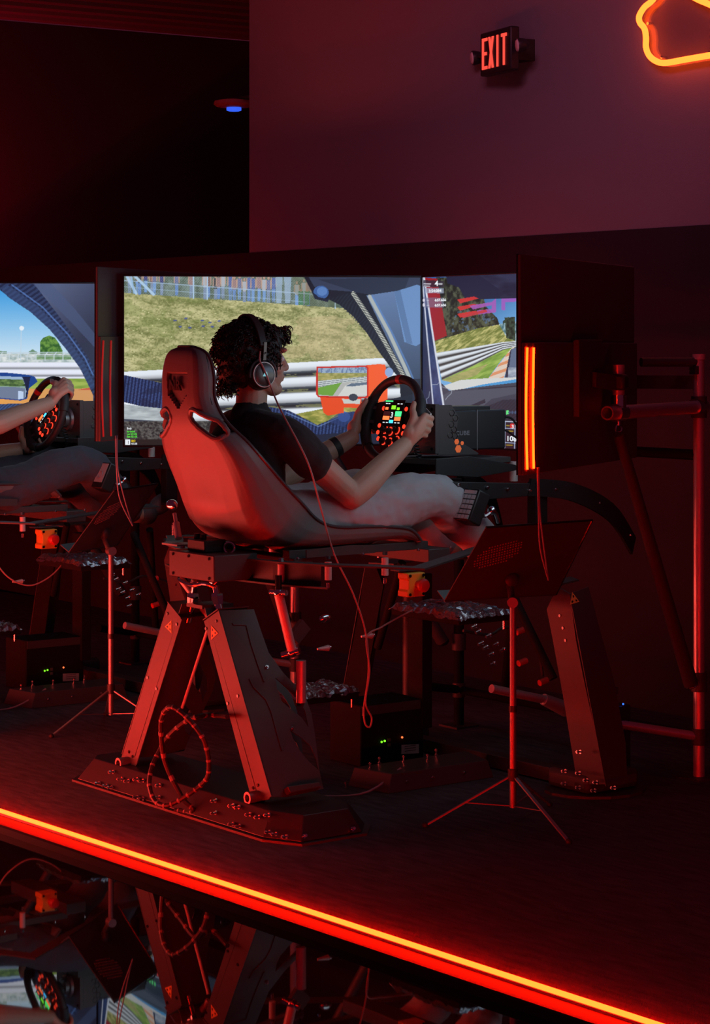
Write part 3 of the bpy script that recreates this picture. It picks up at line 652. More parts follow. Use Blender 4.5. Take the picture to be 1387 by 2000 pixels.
SW, SH = 1.214, .683       # visible picture size of a 55-inch panel
def picture_mesh(name, fr, p0, axd, z0, nx, nz, painter, m, mapfr=None, offs=0.0, flip=False):
    a = np.linspace(0, 1, nx); b = np.linspace(0, 1, nz); AA, BB = np.meshgrid(a, b)
    pts = np.stack([p0[0]+axd[0]*AA.ravel()*SW, p0[1]+axd[1]*AA.ravel()*SW, z0+BB.ravel()*SH], 1)
    g = mapfr or fr; w = (g.m @ pts.T).T + g.o; X = CX+F*w[:, 0]/w[:, 1]; Y = YH-F*(w[:, 2]-CZ)/w[:, 1]
    P = Paint(X, Y); painter(P); col = np.ones((len(X), 4), np.float32); col[:, :3] = lin(np.clip(P.C, 0, 255))
    me = bpy.data.meshes.new(name); idx = np.arange(nx*nz).reshape(nz, nx)
    q = np.stack([idx[:-1, :-1].ravel(), idx[:-1, 1:].ravel(), idx[1:, 1:].ravel(), idx[1:, :-1].ravel()], 1)
    if flip: q = q[:, ::-1]
    me.vertices.add(nx*nz); me.loops.add(q.size); me.polygons.add(len(q)); me.vertices.foreach_set('co', pts.ravel())
    me.loops.foreach_set('vertex_index', q.ravel().astype(np.int32)); me.polygons.foreach_set('loop_start', (np.arange(len(q))*4).astype(np.int32)); me.polygons.foreach_set('loop_total', np.full(len(q), 4, np.int32))
    me.update(); at = me.color_attributes.new('picture', 'FLOAT_COLOR', 'POINT'); at.data.foreach_set('color', col.ravel()); me.materials.append(MATS[m]); return me

# ================================================================== MONITORS
TURN_R, TURN_L = math.radians(61.3), math.radians(60.0); MW = 1.225
def monitors(fr, dz, who, left_painter, res, lit):
    zb = 1.196+dz; zt = 1.895+dz
    spec = {'center': (np.array([-MW/2, 0]), np.array([1., 0])),
            'right': (np.array([MW/2, 0]), np.array([math.cos(TURN_R), -math.sin(TURN_R)])),
            'left': (np.array([-MW/2, 0])+MW*np.array([-math.cos(TURN_L), -math.sin(TURN_L)]), np.array([math.cos(TURN_L), math.sin(TURN_L)]))}
    out = {}
    for key in ('left', 'center', 'right'):
        p0, a = spec[key]; nb = np.array([-a[1], a[0]])           # nb: away from the driver
        a3 = np.array([*a, 0]); n3 = np.array([*nb, 0]); up = np.array([0, 0, 1.]); mid = np.array([*(p0+a*MW/2), 0])
        ax = (a3, n3, up); cz = (zb+zt)/2
        lab = {'left': 'large flat monitor %s showing the grass bank and side mirror' if fr is RIG else 'large flat monitor %s showing blue sky and trackside fence', 'center': 'large flat monitor %s showing the windscreen and dashboard', 'right': 'large monitor %s, dark back with twin light strips'}[key] % who
        t = thing('monitor', (mid[0], mid[1], zb), fr, lab, 'monitor', 'triple monitors of the simulators')
        MB().box(mid+n3*.007+up*cz, (MW-.002, .012, zt-zb), axes=ax).build('panel_body', 'monitor_back', t, bevel=.003)
        bz = MB(); w = .0055
        for s_ in (-1, 1):
            bz.box(mid+a3*s_*(MW/2-w/2-.001)+up*cz, (w, .006, zt-zb), axes=ax); bz.box(mid+up*(cz+s_*((zt-zb)/2-w/2)), (MW-2*w-.002, .006, w), axes=ax)
        bz.build('bezel', 'black_gloss', t)
        MB().box(mid+n3*.018+up*(zb+.21), (MW*.995, .012, .42), axes=ax).build('rear_cover', 'monitor_back', t, bevel=.003)
        MB().box(mid+n3*.035+up*(zb+.30), (.26, .022, .26), axes=ax).build('mounting_plate', 'black_steel', t, bevel=.003)
        mp0 = p0+a*(MW-SW)/2
        if key == 'left': me = picture_mesh('screen', fr, mp0, a, zb+.008, res[0], res[1], left_painter, 'game_picture')
        elif key == 'center': me = picture_mesh('screen', fr, mp0, a, zb-dz*0+.008, 420, 340, paint_center, 'game_picture', mapfr=RIG) if fr is RIG else CENTER_COPY[0].copy()
        else: me = picture_mesh('screen', fr, mp0, a, zb+.008, 60, 40, paint_right, 'game_picture_bright')
        if key == 'center':
            if fr is RIG: CENTER_COPY.append(me.copy())
            else: me.transform(Matrix.Translation((0, 0, dz)))
        me.transform(Matrix.Translation(-Vector(ORIG[t.name])))
        o = bpy.data.objects.new('screen', me); COL.objects.link(o); o.parent = t; ORIG[o.name] = ORIG[t.name]; out[key] = (t, o, p0, a3, n3)
        if key == 'right':                                         # twin light strips near the free edge of the back
            for j, dist in enumerate((.022, .082)):
                pp = []
                for i in range(9):
                    f_ = i/8; bend = .012*math.sin(f_*math.pi)*(1 if j == 0 else .6)
                    pp.append(mid+a3*(MW/2-dist+bend)+n3*.026+up*(zb+.018+f_*.385))
                st = MB().tube(pp, .0044, 8).build('light_strip', 'led_back' if lit else 'led_back_dim', t)
            MB().box(mid+a3*(MW/2-.065)+n3*.0235+up*(zb+.21), (.125, .002, .40), axes=ax).build('strip_carrier', 'monitor_back', t)
            for k in (-.006, .006): MB().tube(smooth_path([mid+a3*(MW/2-.12+k)+n3*.028+up*(zb+.02), mid+a3*(MW/2-.125+k)+n3*.03+up*(zb-.12), mid+a3*(MW/2-.18+k*3)+n3*.02+up*(zb-.24), mid+a3*(MW/2-.30)+n3*.0+up*(zb-.36)]), .0028, 6).build('supply_cable', 'cable_grey', t)
    return out
CENTER_COPY = []
MON = monitors(RIG, 0.0, 'at the nearer rig', paint_left, (584, 338), True)
MONL = monitors(RIGL, .028, 'at the rig on the left', paint_other, (420, 300), False)
# lettering that is part of the pictures
t, so, p0, a3, n3 = MON['left']; up = np.array([0, 0, 1.])
def on_left(px, py):        # point on the left screen under a pixel
    d = ray(px, py); P = np.array([*(RIG.w((p0[0], p0[1], 0))[:2]), 0]); nw = RIG.m @ n3; k = ((P-np.array([0, 0, 0]))[:2]@nw[:2])/(d[:2]@nw[:2]); W_ = np.array([0, 0, CZ])+d*k
    return RIG.m.T @ (W_-RIG.o) - n3*.002
for s_, px, py, sz, m in (('Brody', 248, 838.5, .0115, 'screen_text_white'), ('lap tracked', 248, 844.2, .0110, 'screen_text_green'), ('Last: 4:51.656', 248, 849.4, .0110, 'screen_text_green'), ('Best: 4:51.656', 248, 854.6, .0110, 'screen_text_green'), ('BRO', 256.5, 863.3, .0125, 'screen_text_yellow'), ('4:51.656', 256.5, 868.2, .0105, 'screen_text_white')):
    text(s_, sz, on_left(px, py), a3, up, m, so, 'caption', sx=.66, bold=.0003)
q = on_left(249.5, 863.5); MB().box(q, (.020, .0008, .022), axes=(a3, n3, up)).build('position_box', 'screen_text_white', so); text('1', .019, on_left(248.2, 867)-n3*.001, a3, up, 'screen_text_dark', so, 'caption')
t, so, p0c, a3c, n3c = MON['center']
def on_center(px, py):
    return byu(px, py, 0)-n3c*.002
for s_, px, py, sz, m in (('4', 850, 558.5, .030, 'screen_text_white'), ('3:54:084', 838, 571, .016, 'screen_text_white'), ('6:57.656', 850, 588.5, .014, 'screen_text_white'), ('6:57.656', 850, 598.5, .014, 'screen_text_white'),
                         ('95', 974, 860, .028, 'screen_text_white'), ('108', 989.5, 861, .028, 'screen_text_white'), ('1', 981.5, 834.5, .019, 'screen_text_white'), ('3', 1000, 836.5, .019, 'screen_text_white')):
    text(s_, sz, on_center(px, py), a3c, up, m, so, 'caption', bold=.0006, sx=1.5)

# ================================================================== SIMULATOR RIG
from mathutils.geometry import tessellate_polygon
def plate(outer, holes, ext, name, m, parent, **kw):        # flat plate with cut-outs, extruded
    loops = [[np.array(p, float) for p in outer]]+[[np.array(p, float) for p in h] for h in holes]
    tris = tessellate_polygon([[Vector(p) for p in l] for l in loops]); flat = [p for l in loops for p in l]; n = len(flat); e = np.array(ext, float)
    mb = MB(); fs = [tuple(t_) for t_ in tris]+[tuple(n+i for i in reversed(t_)) for t_ in tris]; k = 0
    for l in loops:
        c = len(l); fs += [(k+i, k+(i+1) % c, n+k+(i+1) % c, n+k+i) for i in range(c)]; k += c
    mb._add(flat+[p+e for p in flat], fs); return mb.build(name, m, parent, smooth=False, **kw)
def byplane(px, py, p, n, fr=RIG):
    d = fr.m.T @ ray(px, py); c = fr.m.T @ (np.array([0, 0, CZ])-fr.o); k = ((np.array(p)-c)@np.array(n))/(d@np.array(n)); return c+d*k
def byz(px, py, z, fr=RIG): return byplane(px, py, (0, 0, z), (0, 0, 1.), fr)
c2 = lambda x, y: (300+x/3.302, 980+y/3.302)
c3 = lambda x, y: (180+x/3.65, 1280+y/3.65)
c4 = lambda x, y: (420+x/3.92, 1150+y/3.92)
c7 = lambda x, y: (1060+x/4.0, 1100+y/4.0)
UF = -1.51                                                   # rear faces of the rear stand
def sticker(parent, tri, nrm_):
    n = nrm(nrm_)*.0012; P = [np.array(p)+n for p in tri]; s_ = MB().prism(P, n*.3).build('warning_sticker', 'sticker_yellow', parent, smooth=False)
    s_['label'] = 'triangular yellow warning sticker'
    c = sum(P)/3; mk = MB()
    for p in P:
        q = c+(p-c)*.42; x, y, d = basis(n, p-c); r = np.linalg.norm(p-c)*.17
        mk.prism([q+n*.6+x*r*.8*math.cos(a)+y*r*1.15*math.sin(a) for a in np.linspace(0, 2*math.pi, 10)[:-1]], n*.2)
    mk.build('warning_mark', 'sticker_black', s_, smooth=False)

def build_platform(fr, who):
    t = thing('motion_platform', (0, -.9, 0), fr, 'black steel motion platform with A-frame legs %s' % who, 'motion platform', 'motion platforms')
    # --- rear base with its studs
    bot = [(-.64, -1.605), (.56, -1.605), (.69, -1.545), (.69, -1.30), (.60, -1.22), (-.60, -1.22), (-.70, -1.30), (-.70, -1.545)]
    mb = MB(); ins = .045; n = len(bot)
    topp = [(v*(1-.055) if abs(v) < 10 else v, -1.41+(u+1.41)*.74) for v, u in bot]
    mb._add([(v, u, .010) for v, u in bot]+[(v, u, .086) for v, u in topp], [tuple(range(n-1, -1, -1)), tuple(range(n, 2*n))]+[(i, (i+1) % n, n+(i+1) % n, n+i) for i in range(n)])
    base = mb.build('rear_base', 'black_plastic', t, smooth=False, bevel=.003)  # darker than the steel legs, to put the shade near the floor into the colour
    MB().prism([(v*1.025, -1.41+(u+1.41)*1.07, 0) for v, u in bot], (0, 0, .008)).build('base_plate', 'black_steel', t, smooth=False)
    sl = nrm((0, -1, .68))
    studs = [c3(*p) for p in ((160, 830), (222, 880), (270, 893), (335, 882), (375, 892), (495, 925), (60, 910), (115, 928), (150, 940), (335, 1008), (375, 1018), (490, 1010), (890, 1035), (890, 1122), (1015, 1070), (1058, 1080), (1015, 1200), (1065, 1215))]+[c4(*p) for p in ((280, 1725), (350, 1745), (425, 1730), (430, 1860), (480, 1875), (560, 1895))]
    for px, py in studs:
        p = byplane(px, py, (0, -1.605, .010), (0, -.076, .0505) if False else nrm((0, -.076, .0507)), RIG); part('stud', STUD, base, p-np.array([0, .003, 0]), rotz_to((0, -1, .05)))
    for px, py in (c4(680, 1895), c4(1050, 1840)): part('stud', STUD, base, byplane(px, py, (.69, 0, .02), nrm((.076, 0, .038)), RIG), rotz_to((.8, -.2, .3)))
    # --- rear A-frame legs
    facesL = [byu(x, y, UF) for x, y in ((329, 1178), (355, 1210), (266, 1495), (258, 1502), (242, 1498), (236, 1482))]
    facesR = [byu(x, y, UF) for x, y in ((427, 1192), (398, 1213), (489, 1553), (500, 1565), (524, 1562), (530, 1553))]
    oe0, oe1 = facesR[0], facesR[5]; kz = (oe0[0]-oe1[0])/(oe0[2]-oe1[2]); pn = nrm((1, 0, -kz))
    def ow(pts): return [byplane(x, y, oe0, pn) for x, y in pts]
    panel = ow([(427, 1192), (496, 1190), (510, 1232), (525, 1275), (555, 1316), (583, 1344), (598, 1364), (609, 1395), (616, 1440), (624, 1505), (632, 1541), (560, 1556), (530, 1556)])
    holeA = ow([c4(*p) for p in ((462, 678), (560, 768), (635, 845), (690, 935), (716, 1062), (664, 985), (590, 930), (512, 862), (474, 760))])
    holeB = ow([c4(*p) for p in ((580, 1085), (650, 1130), (735, 1205), (770, 1290), (792, 1385), (725, 1330), (650, 1240), (595, 1140))])
    mirv = .5*(facesL[0][0]+facesR[0][0])
    mir = lambda p: np.array([2*mirv-p[0], p[1], p[2]])
    wv = np.array([.078/max(.5, pn[0]), 0, 0])
    for side in (1, -1):
        fp = facesR if side > 0 else facesL
        leg = MB().prism(fp, (0, .006, 0)).build('rear_leg', 'black_steel', t, smooth=False, bevel=.0015)
        pan = panel if side > 0 else [mir(p) for p in panel]; hs = [holeA, holeB] if side > 0 else [[mir(p) for p in h] for h in (holeA, holeB)]
        plate(pan, hs, -pn*.004*np.array([side, 1, 1]) if side > 0 else np.array([.004, 0, 0]), 'web_panel', 'black_steel', leg)
        plate([p-wv*side*.97 for p in pan], [[p-wv*side*.97 for p in h] for h in hs], (-.003*side, 0, 0), 'web_panel', 'black_steel', leg)
        # cap on top of the leg
        tp = [fp[0], fp[1]]; MB().prism([fp[0]+np.array([0, -.004, .002]), fp[1]+np.array([0, -.004, .002]), fp[1]+np.array([0, .125, .002]), fp[0]+np.array([0, .125, .002])], (0, 0, .004)).build('top_cap', 'black_steel', leg, smooth=False)
        bc = byu(*((250, 1489) if side < 0 else (503, 1556)), UF)
        MB().pipe(bc+np.array([0, -.042, 0]), bc+np.array([0, .02, 0]), .021, .013).build('pivot_bushing', 'grey_steel', leg); MB().cyl(bc+np.array([0, -.030, 0]), bc+np.array([0, .02, 0]), .0128).build('pivot_bolt', 'black_gloss', leg)
        tri = [byu(*c2(*p), UF) for p in (((75, 805), (117, 765), (118, 848)) if side < 0 else ((375, 798), (418, 848), (373, 890)))]
        sticker(leg, tri, (0, -1, 0))
        for p in ((c2(90, 722), c2(150, 790), c3(397, 158), c3(460, 238), c3(265, 688), c3(290, 720)) if side < 0 else (c2(405, 770), c2(340, 818), c3(1040, 290), c3(968, 343), c3(1150, 945), c3(1183, 925))):
            part('screw', SCREW, leg, byu(*p, UF), rotz_to((0, -1, 0)))
        if side > 0:
            fl = ow([c4(*p) for p in ((520, 1535), (765, 1500), (782, 1540), (545, 1585))]); MB().prism(fl, pn*.03).build('bottom_flange', 'black_steel', leg, smooth=False, bevel=.003)
            for pl in ([(130, 265), (240, 262), (285, 330), (375, 700), (385, 720), (270, 690), (395, 840), (430, 920), (490, 1120), (520, 1240)],):
                pass
            r1 = ow([c4(*p) for p in ((128, 262), (255, 265), (300, 420), (350, 600), (382, 712), (372, 715), (330, 600), (270, 420), (236, 282), (140, 280))]); MB().prism(r1, pn*.0035).build('pressed_rib', 'black_steel', leg, smooth=False)
            r2 = ow([c4(*p) for p in ((258, 690), (300, 740), (400, 840), (440, 930), (490, 1120), (520, 1240), (508, 1240), (470, 1110), (425, 940), (385, 850), (290, 755))]); MB().prism(r2, pn*.0035).build('pressed_rib', 'black_steel', leg, smooth=False)
            part('bolt', BOLT, leg, ow([c4(395, 600)])[0], rotz_to(pn)); part('bolt', BOLT, leg, ow([c4(590, 1070)])[0], rotz_to(pn))
    MB().cyl(byu(407, 1225, -1.42), byu(356, 1382, -1.40), .0055, n=10).build('brace_rod', 'spacer_alu', t)
    MB().box((mirv, -1.44, .70), (.10, .13, .012)).build('head_plate', 'black_steel', t)
    for px, lean in ((377, -.018), (424, .014)):                 # ball joints above the legs
        p = byu(px, 1165, -1.46); q = p+np.array([lean, 0, -.05]); s_ = MB()
        s_.cyl(p+np.array([-lean, 0, .06]), p, .012, .012, 14); s_.cyl(p+np.array([0, 0, .012]), p, .021, .023, 6); s_.cyl(p, p+np.array([lean*.5, 0, -.028]), .024, .018, 6); s_.cyl(p+np.array([lean*.5, 0, -.028]), q+np.array([lean, 0, -.04]), .0155, .0155, 14); s_.ball(p+np.array([-lean, 0, .05]), .02)
        s_.build('ball_joint', 'chrome', t)
    MB().tube(smooth_path([byu(350, 1132, -1.5), byu(375, 1143, -1.52), byu(400, 1140, -1.52), byu(418, 1146, -1.5)]), .007).build('joint_bracket', 'chrome', t)
    MB().cyl(byu(352, 1128, -1.47), byu(408, 1205, -1.40), .012).build('brace_rod', 'spacer_alu', t)
    # --- rear block of the moving frame
    ub = -1.535; f4 = [byu(x, y, ub) for x, y in ((330, 1071), (418, 1088), (418, 1139), (332, 1123))]
    zt = (f4[0][2]+f4[1][2])/2; zb = (f4[2][2]+f4[3][2])/2; v0 = f4[0][0]; v1 = f4[1][0]
    blk = MB().box(((v0+v1)/2, ub+.09, (zt+zb)/2), (v1-v0, .18, zt-zb)).build('rear_block', 'black_steel', t, bevel=.004)
    for fx in (.1, .45, .9):
        for fz in (.12, .86):
            if fx == .45 and fz < .5: continue
            part('screw', SCREW, blk, (v0+(v1-v0)*fx, ub, zb+(zt-zb)*fz), rotz_to((0, -1, 0)))
    cb = MB().box((v0+.47*(v1-v0), ub+.07, zt+.022), (.11, .09, .042)).build('connector_box', 'black_plastic', t, bevel=.004)
    for k in (-.03, .01): MB().cyl((v0+.47*(v1-v0)+k, ub+.05, zt+.042), (v0+.47*(v1-v0)+k, ub+.05, zt+.062), .011).build('connector', 'black_gloss', cb)
    pe = byu(448, 1070, -1.42); MB().torus(pe, nrm((.7, -.7, 0)), .018, .0052).build('eye_bolt', 'chrome', t); MB().cyl(pe+np.array([0, 0, -.045]), pe+np.array([0, 0, -.016]), .008).build('eye_bolt_shank', 'chrome', t)
    tp = byu(352, 1064, -1.47); MB().prism([tp+np.array(q) for q in ((-.09, .0, 0), (-.05, -.045, 0), (.05, -.045, 0), (.06, .02, 0), (-.02, .04, 0))], (0, 0, .006)).build('corner_plate', 'vinyl_teal', t, smooth=False)
    a = byu(349, 1052, -1.46); b = byu(341, 1003, -1.44)
    MB().cyl(a, a+(b-a)*.62, .0125).cyl(a+(b-a)*.62, b, .007).build('short_strut', 'tube_alu', t); MB().ball(byu(336, 986, -1.43), (.03, .018, .02)).build('strut_joint', 'chrome', t)
    # --- side beams: two plates with spacer tubes between
    for side in (1, -1):
        oe = [byz(x, y, .866) for x, y in ((420, 1087), (480, 1094), (545, 1101), (640, 1107), (760, 1111), (830, 1114))]+[np.array([.34, -.45, .866]), np.array([.30, -.2, .866])]
        inn = [p-np.array([.085, -.02, 0]) for p in oe]
        if side < 0: oe = [p*np.array([-1, 1, 1]) for p in oe]; inn = [p*np.array([-1, 1, 1]) for p in inn]
        up_ = MB(); lo = MB()
        for i in range(len(oe)-1):
            q = [oe[i], oe[i+1], inn[i+1], inn[i]]; up_.prism(q, (0, 0, .006)); dn = lambda p: np.array([p[0], p[1], .790]); lo.prism([dn(p) for p in q], (0, 0, .006)) if i < 3 else None
        up_.build('beam_top_plate', 'black_steel', t, smooth=False); lo.build('beam_bottom_plate', 'black_steel', t, smooth=False)
        web = MB()
        for i in range(3): web.prism([oe[i]*.3+inn[i]*.7, oe[i+1]*.3+inn[i+1]*.7, (oe[i+1]*.3+inn[i+1]*.7)-np.array([0, 0, .072]), (oe[i]*.3+inn[i]*.7)-np.array([0, 0, .072])], (.003, 0, 0))
        web.build('beam_web', 'black_steel', t, smooth=False)
        for px in (549, 641, 752):
            p = byv(px, 1118, .345 if px > 560 else .31); p = np.array([p[0]*side, p[1], .0])
            s_ = MB().cyl(p+np.array([0, 0, .800]), p+np.array([0, 0, .862]), .0125).build('spacer_tube', 'spacer_alu', t)
            MB().cyl(p+np.array([0, 0, .872]), p+np.array([0, 0, .884]), .0095, n=6).cyl(p+np.array([0, 0, .772]), p+np.array([0, 0, .790]), .006).build('spacer_bolt', 'chrome', s_)
        # bolts on the beam plate
        for fu in (-1.28, -1.0, -.75, -.6): part('bolt', BOLT, t, (side*.30, fu, .872))
    # front cross frame of the moving part, seat rails
    MB().box((0, -.62, .845), (.52, .10, .05)).build('cross_member', 'black_steel', t, bevel=.003); MB().box((0, -1.22, .845), (.50, .08, .05)).build('cross_member', 'black_steel', t, bevel=.003)
    for s_ in (-1, 1): MB().box((s_*.20, -.95, .882), (.04, .62, .028)).build('seat_rail', 'black_steel', t, bevel=.002)
    # --- slanted actuators
    def rod(p, q, r, m='spacer_alu'): MB().cyl(p, q, r, n=16).build('actuator_rod', m, t)
    a = byv(544, 1158, .36); b = byv(571, 1274, .36); rod(a, b, .0165)
    MB().cyl(a+np.array([-.03, -.012, .002]), a+np.array([.03, .012, .002]), .0105).ball(a, .0175).build('rod_end', 'chrome', t); MB().cyl(a, a+np.array([0, 0, .06]), .012).build('rod_end_stud', 'black_gloss', t)
    MB().cyl(b+np.array([-.03, -.02, -.012]), b+np.array([.022, .014, .008]), .0125).ball(b, .019).build('rod_end', 'chrome', t)
    c = byv(588, 1290, .33); MB().cyl(c, byv(588, 1372, .33), .018).build('actuator_body', 'tube_alu', t)
    for (p, q) in (((-.36, -1.33, .76), (-.40, -1.2, .5)), ((.30, -.35, .76), (.52, -.30, .40)), ((-.30, -.35, .76), (-.52, -.30, .40)), ((.2, -.2, .76), (-.15, .05, .25))): rod(np.array(p), np.array(q), .0165, 'matte_black')
    for p, q in ((c4(600, 385), c4(690, 270)),): MB().bar(byv(*p, .2), byv(*q, .2), .02, .05).build('gusset', 'black_steel', t)
    # small clevis pins catching the light under the frame
    for px, py in (c4(845, 455), c4(1180, 360)):
        p = byv(px, py, .1); MB().cyl(p+np.array([0, -.035, 0]), p+np.array([0, .012, 0]), .004, .011, 12).build('clevis_pin', 'spacer_alu', t); MB().ball(p+np.array([0, .02, 0]), .009).build('pin_nut', 'chrome', t)
    for px, py in ((943, 1255), (952, 1263), (963, 1276), (972, 1257), (958, 1240), (985, 1268), (938, 1232), (966, 1295), (930, 1222)):
        p = byv(px, py, .18); MB().cyl(p-np.array([0, .022, .006]), p, .006).ball(p, .0085, 10, 6).build('hose_fitting', 'chrome', t)
    for px, py in ((1022, 1292), (1063, 1330), (1018, 1231)): MB().cyl(byv(px-9, py+4, .2), byv(px+6, py-2, .2), .012).build('fitting_cap', 'estop_red', t)
    MB().tube(smooth_path([byv(x, y, .15) for x, y in ((905, 1232), (955, 1240), (990, 1225), (1045, 1245), (1060, 1320))]), .006, 7).build('hose', 'cable_black', t)
    MB().cyl(byv(960, 1345, .25), byv(1062, 1366, .25), .016).cyl(byv(1062, 1366, .25), byv(1105, 1385, .25), .022, .030).build('actuator_cylinder', 'tube_alu', t)
    MB().ball(byv(*c4(845, 228), .22), (.012, .026, .016)).build('lever_knob', 'chrome', t)
    pc_ = byv(797, 1240, -.46); MB().cyl((pc_[0], pc_[1], .10), (pc_[0], pc_[1], .69), .022).build('support_column', 'black_steel' if fr is RIG else 'tube_alu', t)
    MB().box((-.25, -.30, .42), (.09, .05, .60)).build('support_column', 'matte_black', t, bevel=.003)
    # --- floor beam
    fb = MB(); vv = .225; z1 = .066
    fb._add([(vv, -.83, 0), (vv, -.33, 0), (vv-.20, -.25, 0), (vv-.20, -.86, 0), (vv-.015, -.80, z1), (vv-.012, -.35, z1), (vv-.20, -.30, z1), (vv-.20, -.83, z1)], [(3, 2, 1, 0), (4, 5, 6, 7), (0, 1, 5, 4), (1, 2, 6, 5), (2, 3, 7, 6), (3, 0, 4, 7)])
    fb.build('floor_beam', 'black_steel', t, smooth=False, bevel=.003)
    for fu in (-.74, -.62, -.47): part('bolt', BOLT, t, (vv-.006, fu, .034), rotz_to((1, 0, .1)))
    for i in range(7): part('stud', STUD, t, (.02+.03*(i % 3), -.98+i*.09, .066 if -.83 < -.98+i*.09 else .0), rotz_to((0, 0, 1)))
    MB().tube(smooth_path([(-.45, -1.2, .02), (.0, -1.12, .006), (.18, -.92, .004), (.16, -.72, .07)]), .004, 6).build('edge_wire', 'cable_grey', t)
    # --- front stands
    for side in (1, -1):
        fu = -.30
        fp = [byu(x, y, fu) for x, y in ((1089, 1146), (1113, 1160), (1125, 1250), (1142, 1335), (1165, 1440), (1184, 1532), (1128, 1532), (1100, 1360), (1078, 1240), (1068, 1190))]
        fl0, fl1 = fp[1], fp[5]; k2 = (fl0[0]-fl1[0])/(fl0[2]-fl1[2]); p2 = nrm((1, 0, -k2)); m3 = np.array([side, 1, 1])
        leg = MB().prism([p*m3 for p in fp], (0, .006, 0)).build('front_leg', 'black_steel' if side > 0 else 'matte_black', t, smooth=False)  # far leg gets a darker copy, its shade is in the material
        wb = [byplane(x, y, fl0, p2) for x, y in ((1113, 1160), (1150, 1146), (1172, 1230), (1200, 1330), (1222, 1450), (1226, 1530), (1184, 1536))]
        plate([p*m3 for p in wb], [], np.array([-.004*side, 0, 0]), 'web_panel', 'black_steel', leg)
        MB().prism([p*m3 for p in (byu(1077, 1148, -.33), byu(1131, 1135, -.18), byu(1131, 1135, -.18)+np.array([.0, 0, .006]), byu(1077, 1148, -.33)+np.array([0, 0, .006]))], (-.1*side, .05, 0)).build('top_cap', 'black_steel', leg, smooth=False)
        if side > 0:
            sticker(leg, [byplane(*c7(*p), fl0, p2) for p in ((230, 226), (286, 302), (212, 324))], p2)
            for p in ((136, 410), (160, 506), (180, 603)): part('screw', SCREW, leg, byu(*c7(*p), fu), rotz_to((0, -1, 0)))
            for p in ((185, 1624), (295, 1640), (355, 1695), (430, 1712), (295, 1752), (415, 1775), (183, 1722), (570, 1754), (300, 1474)): part('stud', STUD, leg, byu(*c7(*p), fu-.04), rotz_to((0, -1, .1)))
        cx_ = np.array([.60*side, -.18, 0]); pts = [cx_+np.array(((.16+.03*math.cos(a))*math.cos(a)*side, .20*math.sin(a), 0)) for a in np.linspace(0, 2*math.pi, 17)[:-1]]
        MB().prism(pts, (0, 0, .010)).build('front_base_plate', 'black_steel', t, smooth=False); MB().box((.60*side, -.18, .045), (.22, .26, .07)).build('front_base', 'black_steel', t, bevel=.02)
        s_ = byu(1094, 1133, -.28)*m3; MB().cyl(s_, s_+np.array([0, 0, .05]), .012).build('front_ball_joint', 'chrome', t)
    MB().bar((-.55, -.2, .03), (.55, -.2, .03), .06, .05).build('front_rail', 'black_steel', t, bevel=.003)
    # --- wheel deck carried above the knees
    MB().box((0, -.36, 1.175), (.30, .36, .022)).build('wheel_deck', 'black_steel', t, bevel=.003)
    for s_ in (-1, 1):
        MB().prism([(s_*.16, *q) for q in ((-.56, 1.19), (-.40, 1.195), (-.17, 1.155), (-.16, 1.135), (-.36, 1.115), (-.56, 1.13))], (.008*s_, 0, 0)).build('deck_gusset', 'black_plastic', t, smooth=False, bevel=.002)
        MB().prism([(s_*.20, *q) for q in ((-.58, 1.11), (-.12, 1.085), (-.10, 1.04), (-.34, 1.035), (-.58, 1.07))], (.02*s_, 0, 0)).build('side_rail', 'black_plastic', t, smooth=False, bevel=.002)
        for fu, zz in ((-.5, 1.095), (-.36, 1.08), (-.26, 1.07), (-.15, 1.06)): part('bolt', BOLT, t, (s_*.222, fu, zz), rotz_to((s_, 0, 0)))
        ar = smooth_path([(s_*.21, -.14, 1.07), (s_*.27, .02, 1.05), (s_*.34, .16, .97), (s_*.38, .24, .84)], 5)
        for i in range(len(ar)-1): MB().bar(ar[i], ar[i+1], .02, .075, up=(1, 0, 0)).build('arch_segment', 'black_steel', t) if False else None
        am = MB()
        for i in range(len(ar)-1): am.prism([ar[i]+np.array([0, 0, .035]), ar[i+1]+np.array([0, 0, .035]), ar[i+1]-np.array([0, .02, .03]), ar[i]-np.array([0, .02, .03])], (.014*s_, 0, 0))
        am.build('arch_arm', 'matte_black', t, smooth=False)
        for i in (3, 8, 13): part('bolt', BOLT, t, ar[i]+np.array([.015*s_, 0, 0]), rotz_to((s_, 0, 0)))
        MB().box((s_*.21, -.10, .98), (.05, .06, .22)).build('deck_upright', 'matte_black', t, bevel=.003)
    MB().cyl((.12, -.14, 1.09), (.12, -.14, 1.165), .016).build('post_cap', 'spacer_alu', t)
    return t

